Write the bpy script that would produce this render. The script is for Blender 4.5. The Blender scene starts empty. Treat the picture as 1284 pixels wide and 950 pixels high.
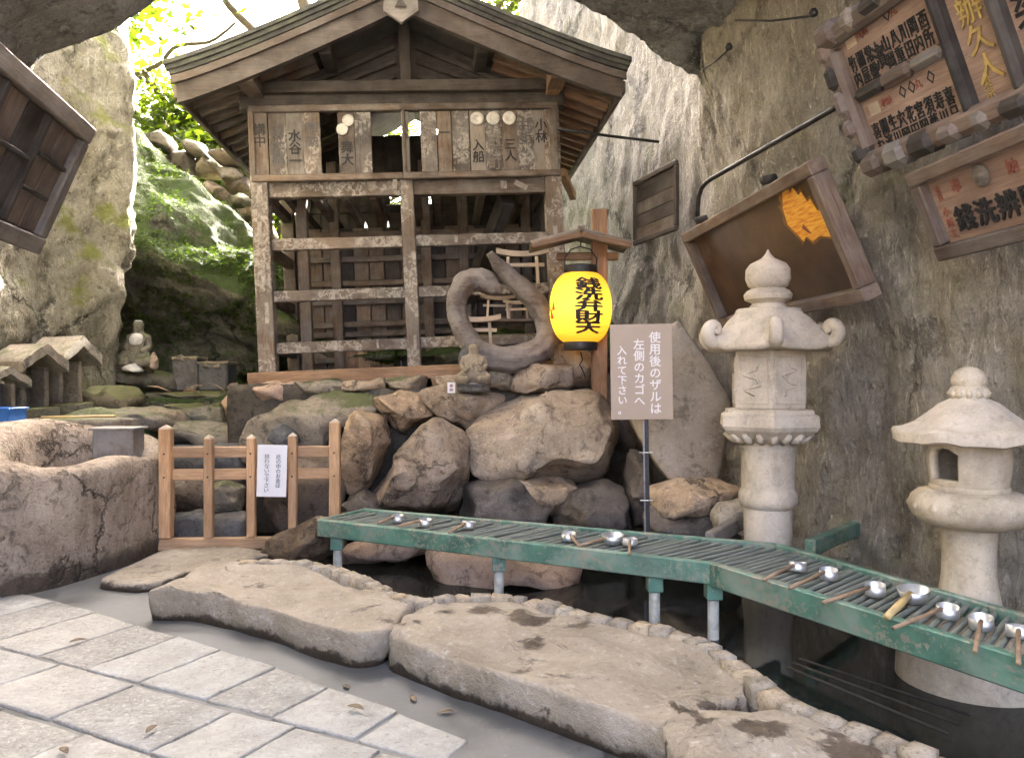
import bpy, bmesh, math, random
from mathutils import Vector, Matrix, noise, Euler
R = math.radians
sc = bpy.context.scene
C = sc.collection
# ------------------------------------------------------------------ camera, sky, sun, exposure
F, CX, CY, EYE = 970.0, 642.0, 475.0, 1.55
cd = bpy.data.cameras.new('camera'); cam = bpy.data.objects.new('camera', cd); C.objects.link(cam)
cd.sensor_width = 36; cd.lens = 36 * F / 1284; cd.clip_start = .05; cd.clip_end = 1000
cam.location = (0, 0, EYE); cam.rotation_euler = (R(90), 0, 0)
sc.camera = cam
SUN = Vector((.25, .80, .52)).normalized()
w = bpy.data.worlds.new('World'); sc.world = w; w.use_nodes = True
wn = w.node_tree; bg = wn.nodes['Background']; sky = wn.nodes.new('ShaderNodeTexSky')
sky.sky_type = 'NISHITA'; sky.sun_disc = False
sky.sun_elevation = math.asin(SUN.z); sky.sun_rotation = math.atan2(SUN.x, SUN.y)
sky.air_density = .2; sky.dust_density = 10.0; sky.ozone_density = .0
wn.links.new(sky.outputs[0], bg.inputs[0]); bg.inputs[1].default_value = .15
sd = bpy.data.lights.new('sun', 'SUN'); sd.energy = 2.2; sd.angle = R(.6); sd.color = (1, .93, .82)
so = bpy.data.objects.new('sun', sd); C.objects.link(so); so.location = (0, 0, 20)
so.rotation_euler = SUN.to_track_quat('Z', 'Y').to_euler()
vs = sc.view_settings; sc.display_settings.display_device = 'sRGB'
vs.view_transform = 'Standard'; vs.look = 'None'; vs.gamma = 1; vs.use_curve_mapping = False
vs.exposure = 5.5
cy = sc.cycles; cy.use_denoising = True; cy.max_bounces = 8; cy.diffuse_bounces = 5; cy.glossy_bounces = 3
cy.transmission_bounces = 4; cy.transparent_max_bounces = 6; cy.sample_clamp_indirect = 6
cy.use_adaptive_sampling = True; cy.adaptive_threshold = .015

def P(px, py, d): return Vector(((px - CX) / F * d, d, EYE - (py - CY) / F * d))
def G(px, py, z=0.0):
    d = F * (EYE - z) / (py - CY); return P(px, py, d)

# ------------------------------------------------------------------ materials
class NB:
    def __init__(s, name):
        s.m = bpy.data.materials.new(name); s.m.use_nodes = True
        s.t = s.m.node_tree; s.b = s.t.nodes['Principled BSDF']
    def n(s, typ, props=None, **ins):
        nd = s.t.nodes.new('ShaderNode' + typ)
        for k, v in (props or {}).items(): setattr(nd, k, v)
        for k, v in ins.items():
            key = int(k[1:]) if k[0] == 'i' and k[1:].isdigit() else k.replace('_', ' ')
            s.set(nd.inputs[key], v)
        return nd
    def set(s, inp, v):
        if isinstance(v, bpy.types.NodeSocket): s.t.links.new(v, inp)
        elif isinstance(v, bpy.types.Node): s.t.links.new(v.outputs[0], inp)
        else: inp.default_value = v
    def noise(s, vec, scale, detail=6, rough=.6, dist=0.0):
        return s.n('TexNoise', Vector=vec, Scale=scale, Detail=detail, Roughness=rough, Distortion=dist).outputs[0]
    def ramp(s, fac, stops, interp='LINEAR'):
        nd = s.n('ValToRGB'); s.set(nd.inputs[0], fac); cr = nd.color_ramp; cr.interpolation = interp
        while len(cr.elements) < len(stops): cr.elements.new(.5)
        for e, (p, c) in zip(cr.elements, stops):
            e.position = p; e.color = (*c, 1) if not isinstance(c, (int, float)) else (c, c, c, 1)
        return nd.outputs[0]
    def mix(s, f, a, b, mode='MIX'):
        nd = s.n('Mix', {'data_type': 'RGBA', 'blend_type': mode})
        s.set(nd.inputs[0], f)
        for i, v in ((6, a), (7, b)):
            s.set(nd.inputs[i], (*v, 1) if isinstance(v, tuple) and len(v) == 3 else v)
        return nd.outputs[2]
    def math(s, op, a, b=0.0, clamp=False):
        nd = s.n('Math', {'operation': op, 'use_clamp': clamp}); s.set(nd.inputs[0], a); s.set(nd.inputs[1], b); return nd.outputs[0]
    def bump(s, h, strength=.4, dist=.02, normal=None):
        nd = s.n('Bump', Strength=strength, Distance=dist, Height=h)
        if normal: s.set(nd.inputs['Normal'], normal)
        return nd.outputs[0]
    def out(s, **kw):
        for k, v in kw.items(): s.set(s.b.inputs[k.replace('_', ' ')], (*v, 1) if isinstance(v, tuple) and len(v) == 3 else v)
        return s.m
    def pos(s): return s.n('NewGeometry').outputs['Position']
    def obj(s):
        tc = s.n('TexCoord').outputs['Object']; oi = s.n('ObjectInfo').outputs['Random']
        off = s.n('CombineXYZ', X=s.math('MULTIPLY', oi, 37.0), Y=s.math('MULTIPLY', oi, 91.0), Z=s.math('MULTIPLY', oi, 53.0)).outputs[0]
        return s.n('VectorMath', {'operation': 'ADD'}, i0=tc, i1=off).outputs[0]
    def scale(s, v, xyz):
        nd = s.n('Mapping'); s.set(nd.inputs['Vector'], v); nd.inputs['Scale'].default_value = xyz; return nd.outputs[0]

def sub(c, k): return tuple(x * k for x in c)
def rock_mat(name, c1, c2, c3, scale=2.2, rough=.85, bump=.6, bdist=.025, moss=0.0, mosscol=(.05, .058, .02), vary=True, streak=False, wetz=None, crack=0.0, grain=.5, stain=0.0, blot=.75, fleck=0.0):
    b = NB(name); p = b.pos()
    pv = b.scale(p, (1, 1, .35)) if streak else p
    n1 = b.noise(pv, scale, 9, .66, .3); n2 = b.noise(p, scale * .28, 4, .6); n3 = b.noise(p, scale * 14, 4, .7); n4 = b.noise(pv, scale * 5, 7, .7, .6)
    col = b.ramp(n1, [(.30, c1), (.5, c2), (.72, c3)])
    col = b.mix(b.ramp(n2, [(.38, .0), (.65, .55)]), col, b.mix(.5, col, c1))
    col = b.mix(b.ramp(n4, [(.36, blot), (.48, 0)]), col, sub(c1, .55))
    col = b.mix(b.ramp(n3, [(.55, 0), (.78, .5)]), col, tuple(min(x * 1.35, .75) for x in c3))
    g2 = b.noise(p, scale * 34, 3, .6); pits = b.ramp(g2, [(.28, 1), (.40, 0)])
    col = b.mix(b.math('MULTIPLY', pits, grain), col, sub(c1, .45))
    col = b.mix(b.math('MULTIPLY', b.ramp(g2, [(.60, 0), (.74, 1)]), grain), col, tuple(min(x * 1.5, .8) for x in c3))
    ck = None
    if crack:
        wv = b.n('VectorMath', {'operation': 'ADD'}, i0=p, i1=b.n('VectorMath', {'operation': 'SCALE'}, i0=b.n('TexNoise', Vector=p, Scale=scale * .8, Detail=6.0, Roughness=.7).outputs[1], Scale=.9).outputs[0]).outputs[0]
        vo = b.n('TexVoronoi', {'feature': 'DISTANCE_TO_EDGE'}, Vector=wv, Scale=crack)
        ck = b.ramp(vo.outputs[0], [(.0, 1), (.035, 0)]); ck = b.math('MULTIPLY', ck, b.ramp(n2, [(.40, 0), (.55, 1)]))
        col = b.mix(b.math('MULTIPLY', ck, .8), col, sub(c1, .3))
    if stain:
        sn = b.noise(b.scale(p, (1.6, 1.6, .35)), 1.5, 7, .68, .5)
        col = b.mix(b.ramp(sn, [(.46, 0), (.62, stain)]), col, b.mix(1.0, col, (.42, .40, .34), 'MULTIPLY'))
    fk = None
    if fleck:   # chisel flecks
        fk = b.noise(b.n('Mapping', Vector=p, Rotation=(R(12), R(8), 0), Scale=(13, 13, 4.2)).outputs[0], 1.6, 5, .72, .7)
        col = b.mix(b.ramp(fk, [(.56, 0), (.66, fleck)]), col, tuple(min(x * 1.45, .78) for x in c3))
        col = b.mix(b.ramp(fk, [(.34, fleck), (.44, 0)]), col, sub(c1, .6))
    if vary:
        r = b.n('ObjectInfo').outputs['Random']
        col = b.mix(1.0, col, b.ramp(r, [(0, (.78, .76, .76)), (.5, (1, 1, 1)), (1, (1.12, 1.02, .90))]), 'MULTIPLY')
    if moss:
        nz = b.n('SeparateXYZ', i0=b.n('NewGeometry').outputs['Normal']).outputs[2]
        mf = b.math('ADD', b.math('MULTIPLY', nz, .35), b.noise(p, 1.3, 8, .7))
        col = b.mix(b.ramp(mf, [(.78 - moss * .4, 0), (.9 - moss * .4, .9)]), col, b.mix(b.noise(p, 9, 4), mosscol, sub(mosscol, 1.9)))
    rg = rough
    if wetz is not None:
        z = b.n('SeparateXYZ', i0=p).outputs[2]
        wet = b.ramp(b.math('ADD', b.math('SUBTRACT', z, wetz), b.math('MULTIPLY', b.math('SUBTRACT', b.noise(p, 5, 6, .7), .5), .35)), [(.0, 1), (.06, 0)])
        col = b.mix(wet, col, b.mix(1.0, col, (.3, .28, .26), 'MULTIPLY'))
        rg = b.math('SUBTRACT', rough, b.math('MULTIPLY', wet, rough - .3))
    h = b.math('ADD', b.math('MULTIPLY', n4, .9), b.math('ADD', b.math('MULTIPLY', n3, .3), b.math('MULTIPLY', n1, .8)))
    h = b.math('ADD', h, b.math('MULTIPLY', g2, .16))
    if fk: h = b.math('ADD', h, b.math('MULTIPLY', fk, .8))
    if ck: h = b.math('SUBTRACT', h, b.math('MULTIPLY', ck, .6))
    return b.out(Base_Color=col, Roughness=rg, Normal=b.bump(h, bump, bdist), Specular_IOR_Level=.3)

def wood_mat(name, c1, c2, scraps=0.0, grey=0.0, rough=.75, bump=.35):
    b = NB(name); o = b.obj()
    g = b.scale(o, (1.2, 16, 16)); n1 = b.noise(g, 2.0, 8, .65, .8); n2 = b.noise(o, 1.7, 4, .6); fine = b.noise(b.scale(o, (4, 110, 110)), 2, 3, .6)
    col = b.ramp(n1, [(.3, c1), (.62, c2)])
    col = b.mix(b.ramp(n2, [(.35, .6), (.6, 0)]), col, sub(c1, .6))
    col = b.mix(b.ramp(fine, [(.35, .5), (.55, 0)]), col, sub(c1, .55))
    oi = b.n('ObjectInfo').outputs['Random']
    col = b.mix(1.0, col, b.ramp(oi, [(0, (.72, .72, .74)), (.5, (1, 1, 1)), (1, (1.2, 1.12, 1.02))]), 'MULTIPLY')
    if grey: col = b.mix(b.ramp(b.noise(o, 3.3, 6, .7), [(.4, 0), (.7, grey)]), col, (.30, .29, .27))
    if scraps:   # torn remains of pasted paper slips
        s1 = b.noise(b.scale(o, (1, 1.3, 1.3)), 2.4, 2, .5); s2 = b.noise(o, 16, 7, .75, .8)
        f = b.math('MULTIPLY', b.ramp(s1, [(.5 - scraps * .1, 0), (.56 - scraps * .1, 1)]), b.ramp(s2, [(.47, 0), (.55, 1)]))
        col = b.mix(b.math('MULTIPLY', f, .55), col, (.42, .39, .34))
    h = b.math('ADD', n1, b.math('MULTIPLY', fine, .5))
    return b.out(Base_Color=col, Roughness=rough, Normal=b.bump(h, bump, .006), Specular_IOR_Level=.3)

def plain_mat(name, col, rough=.6, metal=0.0, var=.25, scale=12, bump=.1, dirt=None, chips=None):
    b = NB(name); o = b.obj(); n = b.noise(o, scale, 6, .65)
    c = b.mix(b.ramp(n, [(.35, 0), (.68, 1)]), sub(col, 1 - var), sub(col, 1 + var * .5))
    if dirt: c = b.mix(b.ramp(b.noise(o, scale * .5, 7, .7, .5), [(.48, 0), (.66, .85)]), c, dirt)
    if chips: c = b.mix(b.ramp(b.math('ADD', b.noise(o, 26, 6, .7, .6), b.math('MULTIPLY', b.noise(o, 2.5, 4, .6), .35)), [(.72, 0), (.75, .85)]), c, chips)
    return b.out(Base_Color=c, Roughness=rough, Metallic=metal, Normal=b.bump(n, bump, .004))

M = {}
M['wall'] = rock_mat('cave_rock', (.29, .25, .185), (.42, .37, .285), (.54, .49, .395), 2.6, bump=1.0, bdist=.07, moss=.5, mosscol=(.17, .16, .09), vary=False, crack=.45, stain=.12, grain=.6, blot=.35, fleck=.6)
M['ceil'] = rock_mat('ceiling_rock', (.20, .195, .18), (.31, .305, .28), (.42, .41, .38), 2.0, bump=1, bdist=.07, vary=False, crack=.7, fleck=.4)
M['cliff'] = rock_mat('cliff_rock', (.24, .22, .155), (.40, .37, .275), (.52, .49, .39), 1.9, bump=1.0, bdist=.09, moss=.55, mosscol=(.14, .15, .03), vary=False, crack=.8, stain=.55, grain=.8, fleck=.4)
M['bank'] = rock_mat('mossy_bank', (.05, .05, .035), (.10, .095, .065), (.16, .15, .11), 1.8, bump=1, bdist=.06, moss=.66, mosscol=(.026, .044, .008), grain=.8, crack=.7, vary=False)
M['boulder'] = rock_mat('boulder', (.22, .16, .11), (.41, .32, .225), (.53, .45, .345), 1.7, bump=.8, bdist=.035, wetz=.3, crack=1.1, stain=.4)
M['boulder_dark'] = rock_mat('boulder_dark', (.07, .058, .046), (.135, .112, .09), (.22, .19, .16), 2.4, rough=.55, bump=.8)
M['stone_grey'] = rock_mat('stone_grey', (.13, .11, .08), (.24, .21, .16), (.36, .32, .25), 2.6, bump=.7, moss=.08)
M['stone_moss'] = rock_mat('stone_moss', (.10, .095, .06), (.19, .17, .12), (.28, .26, .2), 2.6, bump=.7, moss=.4, mosscol=(.065, .066, .022))
M['pink'] = rock_mat('pink_stone', (.22, .145, .105), (.38, .275, .20), (.48, .38, .30), 1.5, bump=.4)
M['basin'] = rock_mat('basin_rock', (.20, .15, .105), (.38, .305, .23), (.52, .44, .35), 2.4, bump=1, bdist=.04, vary=False, wetz=.12, crack=1.2, stain=.6)
M['granite'] = rock_mat('granite', (.40, .335, .25), (.55, .47, .36), (.64, .56, .45), 3.5, rough=.85, bump=.4, bdist=.008, vary=False, stain=.35, grain=.25, blot=.35)
M['granite_y'] = rock_mat('granite_yellow', (.36, .295, .205), (.52, .44, .32), (.62, .54, .41), 3.5, rough=.85, bump=.4, bdist=.008, vary=False, stain=.35, grain=.25, blot=.35)
M['dark_stone'] = rock_mat('dark_stone', (.06, .06, .058), (.115, .112, .105), (.18, .175, .165), 5, bump=.35, bdist=.01)
M['stele'] = rock_mat('stele', (.23, .18, .125), (.35, .29, .215), (.42, .37, .30), 1.1, rough=.5, bump=.15, vary=False)
M['curb'] = rock_mat('curb_stone', (.24, .20, .14), (.42, .365, .28), (.58, .52, .42), 9, bump=.8, bdist=.02)
M['earth'] = rock_mat('earth', (.04, .035, .028), (.08, .068, .05), (.13, .11, .09), 3, bump=.8, vary=False)
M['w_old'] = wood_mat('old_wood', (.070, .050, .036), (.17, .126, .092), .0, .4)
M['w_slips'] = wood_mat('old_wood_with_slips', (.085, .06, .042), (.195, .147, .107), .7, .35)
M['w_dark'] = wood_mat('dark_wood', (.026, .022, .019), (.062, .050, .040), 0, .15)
M['w_mid'] = wood_mat('barge_wood', (.045, .035, .029), (.090, .071, .058), 0, .2)
M['w_warm'] = wood_mat('warm_wood', (.17, .095, .05), (.36, .225, .13), 0, .15)
M['w_new'] = wood_mat('new_wood', (.42, .24, .12), (.62, .41, .23), 0, 0, .6, .2)
M['w_post'] = wood_mat('lamp_wood', (.22, .12, .06), (.42, .25, .14), 0, .1)
M['w_grey'] = wood_mat('grey_wood', (.13, .11, .09), (.26, .225, .185), .0, .5)
M['w_board'] = wood_mat('board_wood', (.24, .155, .115), (.40, .285, .22), 0, .12, .65, .15)
M['w_frame'] = wood_mat('frame_wood', (.11, .075, .055), (.22, .165, .13), 0, .3)
M['w_white'] = wood_mat('white_wood', (.42, .33, .23), (.62, .52, .39), 0, .1)
M['w_plaque'] = wood_mat('plaque_wood', (.075, .06, .05), (.145, .118, .097), .9, .4)
M['driftwood'] = wood_mat('driftwood', (.13, .10, .078), (.30, .245, .195), 0, .5, .8, .5)
M['green'] = plain_mat('green_paint', (.095, .21, .145), .42, 0, .45, 4, .25, (.25, .29, .23), chips=(.26, .23, .17))
M['slat'] = plain_mat('slat_paint', (.20, .225, .18), .55, 0, .35, 7, .3, (.27, .27, .22), chips=(.13, .11, .08))
M['steel'] = plain_mat('steel', (.68, .68, .66), .42, .85, .15, 30, .05)
M['iron'] = plain_mat('dark_iron', (.05, .047, .045), .5, .6, .3, 20, .1)
M['white_pipe'] = plain_mat('white_pipe', (.42, .42, .36), .5, 0, .3, 9, .15, (.16, .16, .11))
M['bamboo'] = plain_mat('bamboo', (.55, .40, .17), .5, 0, .2, 10, .1)
M['handle'] = plain_mat('handle_wood', (.30, .20, .115), .6, 0, .35, 14, .15)
M['paper'] = plain_mat('paper', (.80, .77, .74), .8, 0, .05, 3, .03)
M['ink'] = plain_mat('ink', (.018, .017, .017), .7, 0, .4, 20, .1)
M['ink_grey'] = plain_mat('faded_ink', (.10, .095, .09), .8, 0, .4, 30, .1)
M['ink_red'] = plain_mat('faded_red', (.32, .10, .065), .8, 0, .4, 20, .1)
M['chalk'] = plain_mat('whitened_wood', (.56, .54, .48), .85, 0, .25, 25, .15)
M['slip'] = plain_mat('torn_paper_slip', (.33, .30, .26), .9, 0, .5, 22, .1, (.16, .125, .095))
M['gold'] = plain_mat('gold_paint', (.62, .45, .16), .4, .5, .3, 20, .1)
M['sign'] = plain_mat('sign_face', (.42, .32, .225), .5, 0, .07, 3, .02)
M['sign_txt'] = plain_mat('sign_lettering', (.82, .78, .74), .6, 0, .05)
M['blue'] = plain_mat('blue_plastic', (.03, .15, .46), .4, 0, .1)
M['zinc'] = plain_mat('zinc_box', (.30, .29, .275), .5, .3, .2, 9, .1, (.16, .12, .10))
M['roof'] = plain_mat('roof_shingles', (.055, .055, .05), .85, 0, .4, 8, .6, (.09, .095, .06))
M['branch'] = plain_mat('bark', (.16, .12, .075), .9, 0, .3, 14, .5)
M['dryleaf'] = plain_mat('fallen_leaf', (.42, .33, .14), .7, 0, .4, 12, .1)
M['lacquer'] = plain_mat('dark_lacquered_board', (.088, .052, .034), .42, 0, .45, 3, .06)
b = NB('golden_patch'); n = b.noise(b.scale(b.obj(), (1, 6, 1)), 9, 5, .6)
M['patch'] = b.out(Base_Color=b.ramp(n, [(.32, (.70, .20, .02)), (.6, (.95, .58, .10))]), Roughness=.35, Metallic=.3)

M['fringe'] = plain_mat('orange_fringe', (.30, .135, .04), .5, 0, .5, 10, .1, (.12, .07, .04))
# paving, concrete, slabs
def paver_mat():
    b = NB('paving_stone'); p = b.pos(); r = b.n('ObjectInfo').outputs['Random']
    n1 = b.noise(p, 5, 8, .7); n2 = b.noise(p, 30, 6, .7); n3 = b.noise(p, 75, 3, .7)
    col = b.ramp(n1, [(.3, (.25, .238, .205)), (.5, (.36, .345, .305)), (.72, (.45, .435, .395))])
    col = b.mix(1.0, col, b.ramp(r, [(0, (.90, .93, .95)), (.4, (.98, .98, .97)), (.7, (.94, .96, .97)), (1, (1.04, 1.02, .97))]), 'MULTIPLY')
    col = b.mix(b.ramp(n2, [(.32, .8), (.44, 0)]), col, (.17, .155, .125))
    col = b.mix(b.ramp(b.noise(p, 2.2, 6, .7), [(.52, 0), (.7, .45)]), col, (.25, .24, .21))
    chip = b.n('TexVoronoi', Vector=b.n('VectorMath', {'operation': 'ADD'}, i0=p, i1=b.n('VectorMath', {'operation': 'SCALE'}, i0=b.n('TexNoise', Vector=p, Scale=18.0, Detail=4.0).outputs[1], Scale=.06).outputs[0]).outputs[0], Scale=30.0).outputs[0]
    k = b.ramp(r, [(.2, .3), (.7, .8)])
    col = b.mix(b.math('MULTIPLY', b.ramp(chip, [(.35, 0), (.75, .4)]), k), col, (.20, .185, .15))
    col = b.mix(b.math('MULTIPLY', b.ramp(chip, [(.1, .6), (.3, 0)]), k), col, (.54, .525, .48))
    h = b.math('ADD', b.math('MULTIPLY', b.math('ADD', b.math('MULTIPLY', n2, 1.3), b.math('MULTIPLY', chip, .45)), k), b.math('MULTIPLY', n3, .3))
    return b.out(Base_Color=col, Roughness=b.ramp(n1, [(.3, .5), (.6, .8)]), Normal=b.bump(h, 1.0, .022), Specular_IOR_Level=.35)
M['paver'] = paver_mat()
DAMP = [(q.x, q.y, r_) for q, r_ in ((G(495, 830), .07), (G(570, 860), .07), (G(640, 884), .09), (G(700, 904), .13), (G(760, 922), .2), (G(820, 942), .26), (G(330, 800), .03), (G(250, 780), .03), (G(150, 735), .05), (G(40, 752), .06))]
def concrete_mat():
    b = NB('smooth_concrete'); p = b.pos()
    n1 = b.noise(p, 1.6, 7, .65); n2 = b.noise(p, 22, 6, .7); n3 = b.noise(p, 5, 8, .72, .4)
    col = b.ramp(n1, [(.3, (.065, .065, .06)), (.5, (.115, .115, .107)), (.75, (.165, .164, .153))])
    col = b.mix(b.ramp(n3, [(.3, .75), (.42, 0)]), col, (.12, .12, .105))
    col = b.mix(b.ramp(n2, [(.6, 0), (.8, .4)]), col, (.42, .41, .38))
    dmp = None
    for (qx, qy, qr) in DAMP:
        dv = b.n('VectorMath', {'operation': 'DISTANCE'}, i0=b.scale(p, (1, 1, 0)), i1=(qx, qy, 0.0)).outputs[1]
        q_ = b.ramp(b.math('ADD', b.math('SUBTRACT', qr, dv), b.math('MULTIPLY', b.math('SUBTRACT', n3, .5), .6)), [(.0, 0), (.07, .8)])
        dmp = q_ if dmp is None else b.math('MAXIMUM', dmp, q_)
    col = b.mix(dmp, col, b.mix(1.0, col, (.30, .29, .26), 'MULTIPLY'))
    return b.out(Base_Color=col, Roughness=b.ramp(n1, [(.35, .32), (.62, .6)]), Normal=b.bump(b.math('ADD', n2, n3), .25, .008))
M['concrete'] = concrete_mat()
WET = [(q.x, q.y, r_) for q, r_ in ((G(610, 766, .19), .10), (G(665, 776, .19), .13), (G(730, 785, .19), .08), (G(668, 805, .19), .06), (G(655, 822, .19), .05), (G(648, 845, .15), .05), (G(860, 830, .19), .02), (G(880, 850, .19), .03), (G(560, 768, .19), .04), (G(960, 925, .2), .09), (G(1060, 935, .2), .12), (G(925, 815, .19), .03))]
def slab_mat():
    b = NB('stepping_slab'); p = b.pos(); z = b.n('SeparateXYZ', i0=p).outputs[2]
    n1 = b.noise(p, 2.2, 8, .66, .4); n2 = b.noise(p, 26, 6, .7); n3 = b.noise(p, 2.6, 6, .62, .9)
    col = b.ramp(n1, [(.3, (.22, .18, .125)), (.55, (.325, .275, .205)), (.75, (.41, .36, .28))])
    col = b.mix(b.ramp(n2, [(.55, 0), (.72, .7)]), col, (.50, .46, .39))
    col = b.mix(b.ramp(n2, [(.30, .8), (.42, 0)]), col, (.14, .12, .09))
    wet = b.ramp(n3, [(.36, 1), (.39, 0)])
    wob = b.math('MULTIPLY', b.math('SUBTRACT', b.noise(p, 7, 7, .72, .6), .5), .55)
    for (qx, qy, qr) in WET:
        dv = b.n('VectorMath', {'operation': 'DISTANCE'}, i0=b.scale(p, (1, 1, 0)), i1=(qx, qy, 0.0)).outputs[1]
        wet = b.math('MAXIMUM', wet, b.ramp(b.math('SUBTRACT', b.math('ADD', b.math('SUBTRACT', qr, dv), wob), 0.0), [(.0, 0), (.04, 1)]))
    low = b.ramp(b.math('ADD', z, b.math('MULTIPLY', b.math('SUBTRACT', b.noise(p, 6, 7, .7), .5), .20)), [(.03, 1), (.05, 0)])
    wet = b.math('MAXIMUM', wet, low)
    col = b.mix(wet, col, b.mix(1.0, col, (.26, .22, .19), 'MULTIPLY'))
    return b.out(Base_Color=col, Roughness=b.math('SUBTRACT', .78, b.math('MULTIPLY', wet, .38)), Normal=b.bump(b.math('ADD', n2, b.math('MULTIPLY', n1, 1.5)), .8, .025))
M['slab'] = slab_mat()
def water_mat():
    b = NB('pool_water'); p = b.pos(); n = b.noise(p, 3.0, 3, .5)
    return b.out(Base_Color=(.012, .014, .012), Roughness=.06, Normal=b.bump(n, .06, .02), IOR=1.33)
M['water'] = water_mat()
def leaf_mat(name, c1, c2):
    b = NB(name); r = b.noise(b.pos(), 2.5, 4, .7)
    col = b.ramp(r, [(.35, c1), (.65, c2)])
    tr = b.n('BsdfTranslucent', Color=b.mix(1.0, col, (1.6, 1.7, .7), 'MULTIPLY')); mx = b.n('MixShader', i0=.55)
    b.set(b.b.inputs['Base Color'], col); b.set(b.b.inputs['Roughness'], .5)
    b.t.links.new(b.b.outputs[0], mx.inputs[1]); b.t.links.new(tr.outputs[0], mx.inputs[2])
    b.t.links.new(mx.outputs[0], b.t.nodes['Material Output'].inputs[0]); return b.m
M['moss'] = leaf_mat('moss_green', (.035, .06, .010), (.06, .095, .016))
M['leaf'] = leaf_mat('leaves', (.028, .05, .004), (.05, .075, .006))
M['leaf2'] = leaf_mat('young_leaves', (.035, .056, .004), (.062, .085, .007))
def lantern_mat():
    b = NB('lantern_paper'); o = b.n('TexCoord').outputs['Object']; s = b.n('SeparateXYZ', i0=o)
    rib = b.math('SINE', b.math('MULTIPLY', s.outputs[2], 250.0))
    em = b.n('Emission', Color=b.mix(b.ramp(rib, [(.0, 0), (1, 1)]), (1, .42, .010), b.ramp(b.math('ABSOLUTE', s.outputs[2]), [(.05, (1, .74, .10)), (.30, (1, .42, .012))])), Strength=b.ramp(b.math('ABSOLUTE', s.outputs[2]), [(.0, .050), (.34, .024)]))
    b.out(Base_Color=(.75, .50, .06), Roughness=.6, Normal=b.bump(rib, .5, .004))
    ad = b.n('AddShader'); b.t.links.new(b.b.outputs[0], ad.inputs[0]); b.t.links.new(em.outputs[0], ad.inputs[1])
    b.t.links.new(ad.outputs[0], b.t.nodes['Material Output'].inputs[0]); return b.m
M['lantern'] = lantern_mat()

# ------------------------------------------------------------------ helpers
def tag(o, label=None, cat=None, group=None, kind=None):
    if label: o['label'] = label
    if cat: o['category'] = cat
    if group: o['group'] = group
    if kind: o['kind'] = kind
    return o
def empty(name, loc=(0, 0, 0), label=None, cat=None, group=None, rot=None):
    o = bpy.data.objects.new(name, None); C.objects.link(o); o.location = loc; o.empty_display_size = .1
    if rot is not None: o.rotation_euler = rot
    return tag(o, label, cat, group)
def link(name, me, mat=None, parent=None, loc=None, mw=None):
    o = bpy.data.objects.new(name, me); C.objects.link(o)
    if mat and not me.materials: me.materials.append(M[mat] if isinstance(mat, str) else mat)
    if parent: o.parent = parent
    if mw is not None: o.matrix_basis = mw
    elif loc is not None: o.location = loc
    return o
def mk(name, v, f, smooth=True):
    me = bpy.data.meshes.new(name); me.from_pydata([tuple(x) for x in v], [], f)
    if smooth: me.polygons.foreach_set('use_smooth', [True] * len(me.polygons))
    me.update(); return me
def frac(p, o=5): return noise.fractal(p, 1.0, 2.1, o)
def bm_mesh(name, bm, smooth=False):
    me = bpy.data.meshes.new(name); bm.to_mesh(me); bm.free()
    if smooth: me.polygons.foreach_set('use_smooth', [True] * len(me.polygons))
    return me
def box_mesh(size, bevel=.006, jit=0.0, seed=0, name='box'):
    bm = bmesh.new(); bmesh.ops.create_cube(bm, size=1); rn = random.Random(seed)
    for v in bm.verts:
        v.co = Vector(v.co[i] * size[i] + (rn.uniform(-jit, jit) if jit else 0) for i in range(3))
    if bevel: bmesh.ops.bevel(bm, geom=list(bm.edges), offset=bevel, segments=1, affect='EDGES', profile=.6)
    return bm_mesh(name, bm)
def box(name, c, size, mat, parent=None, bevel=.006, rot=None, jit=0.0, seed=0):
    o = link(name, box_mesh(size, bevel, jit, seed, name), mat, parent, c)
    if rot: o.rotation_euler = rot
    return o
def frame_x(d, up=Vector((0, 0, 1))):
    x = d.normalized()
    if abs(x.dot(up)) > .98: up = Vector((0, 1, 0))
    y = up.cross(x).normalized(); z = x.cross(y)
    return Matrix((x, y, z)).transposed().to_4x4()
def beam(name, p0, p1, wy, hz, mat, parent=None, bevel=.008, up=Vector((0, 0, 1)), ext=0):
    """a timber along its own X axis from p0 to p1 (grain runs along X)"""
    p0 = Vector(p0); p1 = Vector(p1); d = p1 - p0
    m = frame_x(d, up); m.translation = (p0 + p1) / 2
    return link(name, box_mesh((d.length + ext, wy, hz), bevel, min(wy, hz) * .02, hash((round(p0.x, 2), round(p0.z, 2))) % 999, name), mat, parent, mw=m)
def tube_data(path, rad, seg=8, cap=True):
    path = [Vector(p) for p in path]; V = []; Fc = []; n = len(path)
    t0 = (path[1] - path[0]).normalized(); a = t0.orthogonal().normalized()
    for i, p in enumerate(path):
        t = (path[min(i + 1, n - 1)] - path[max(i - 1, 0)]).normalized()
        a = (a - t * a.dot(t)).normalized(); bb = t.cross(a); r = rad[i] if hasattr(rad, '__len__') else rad
        for k in range(seg):
            th = 2 * math.pi * k / seg; V.append(p + (a * math.cos(th) + bb * math.sin(th)) * r)
    for i in range(n - 1):
        for k in range(seg):
            k2 = (k + 1) % seg; Fc.append((i * seg + k, i * seg + k2, (i + 1) * seg + k2, (i + 1) * seg + k))
    if cap: Fc.append(tuple(range(seg))[::-1]); Fc.append(tuple((n - 1) * seg + k for k in range(seg)))
    return V, Fc
def tube(name, path, rad, mat, parent=None, seg=8):
    V, Fc = tube_data(path, rad, seg); return link(name, mk(name, V, Fc), mat, parent)
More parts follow.
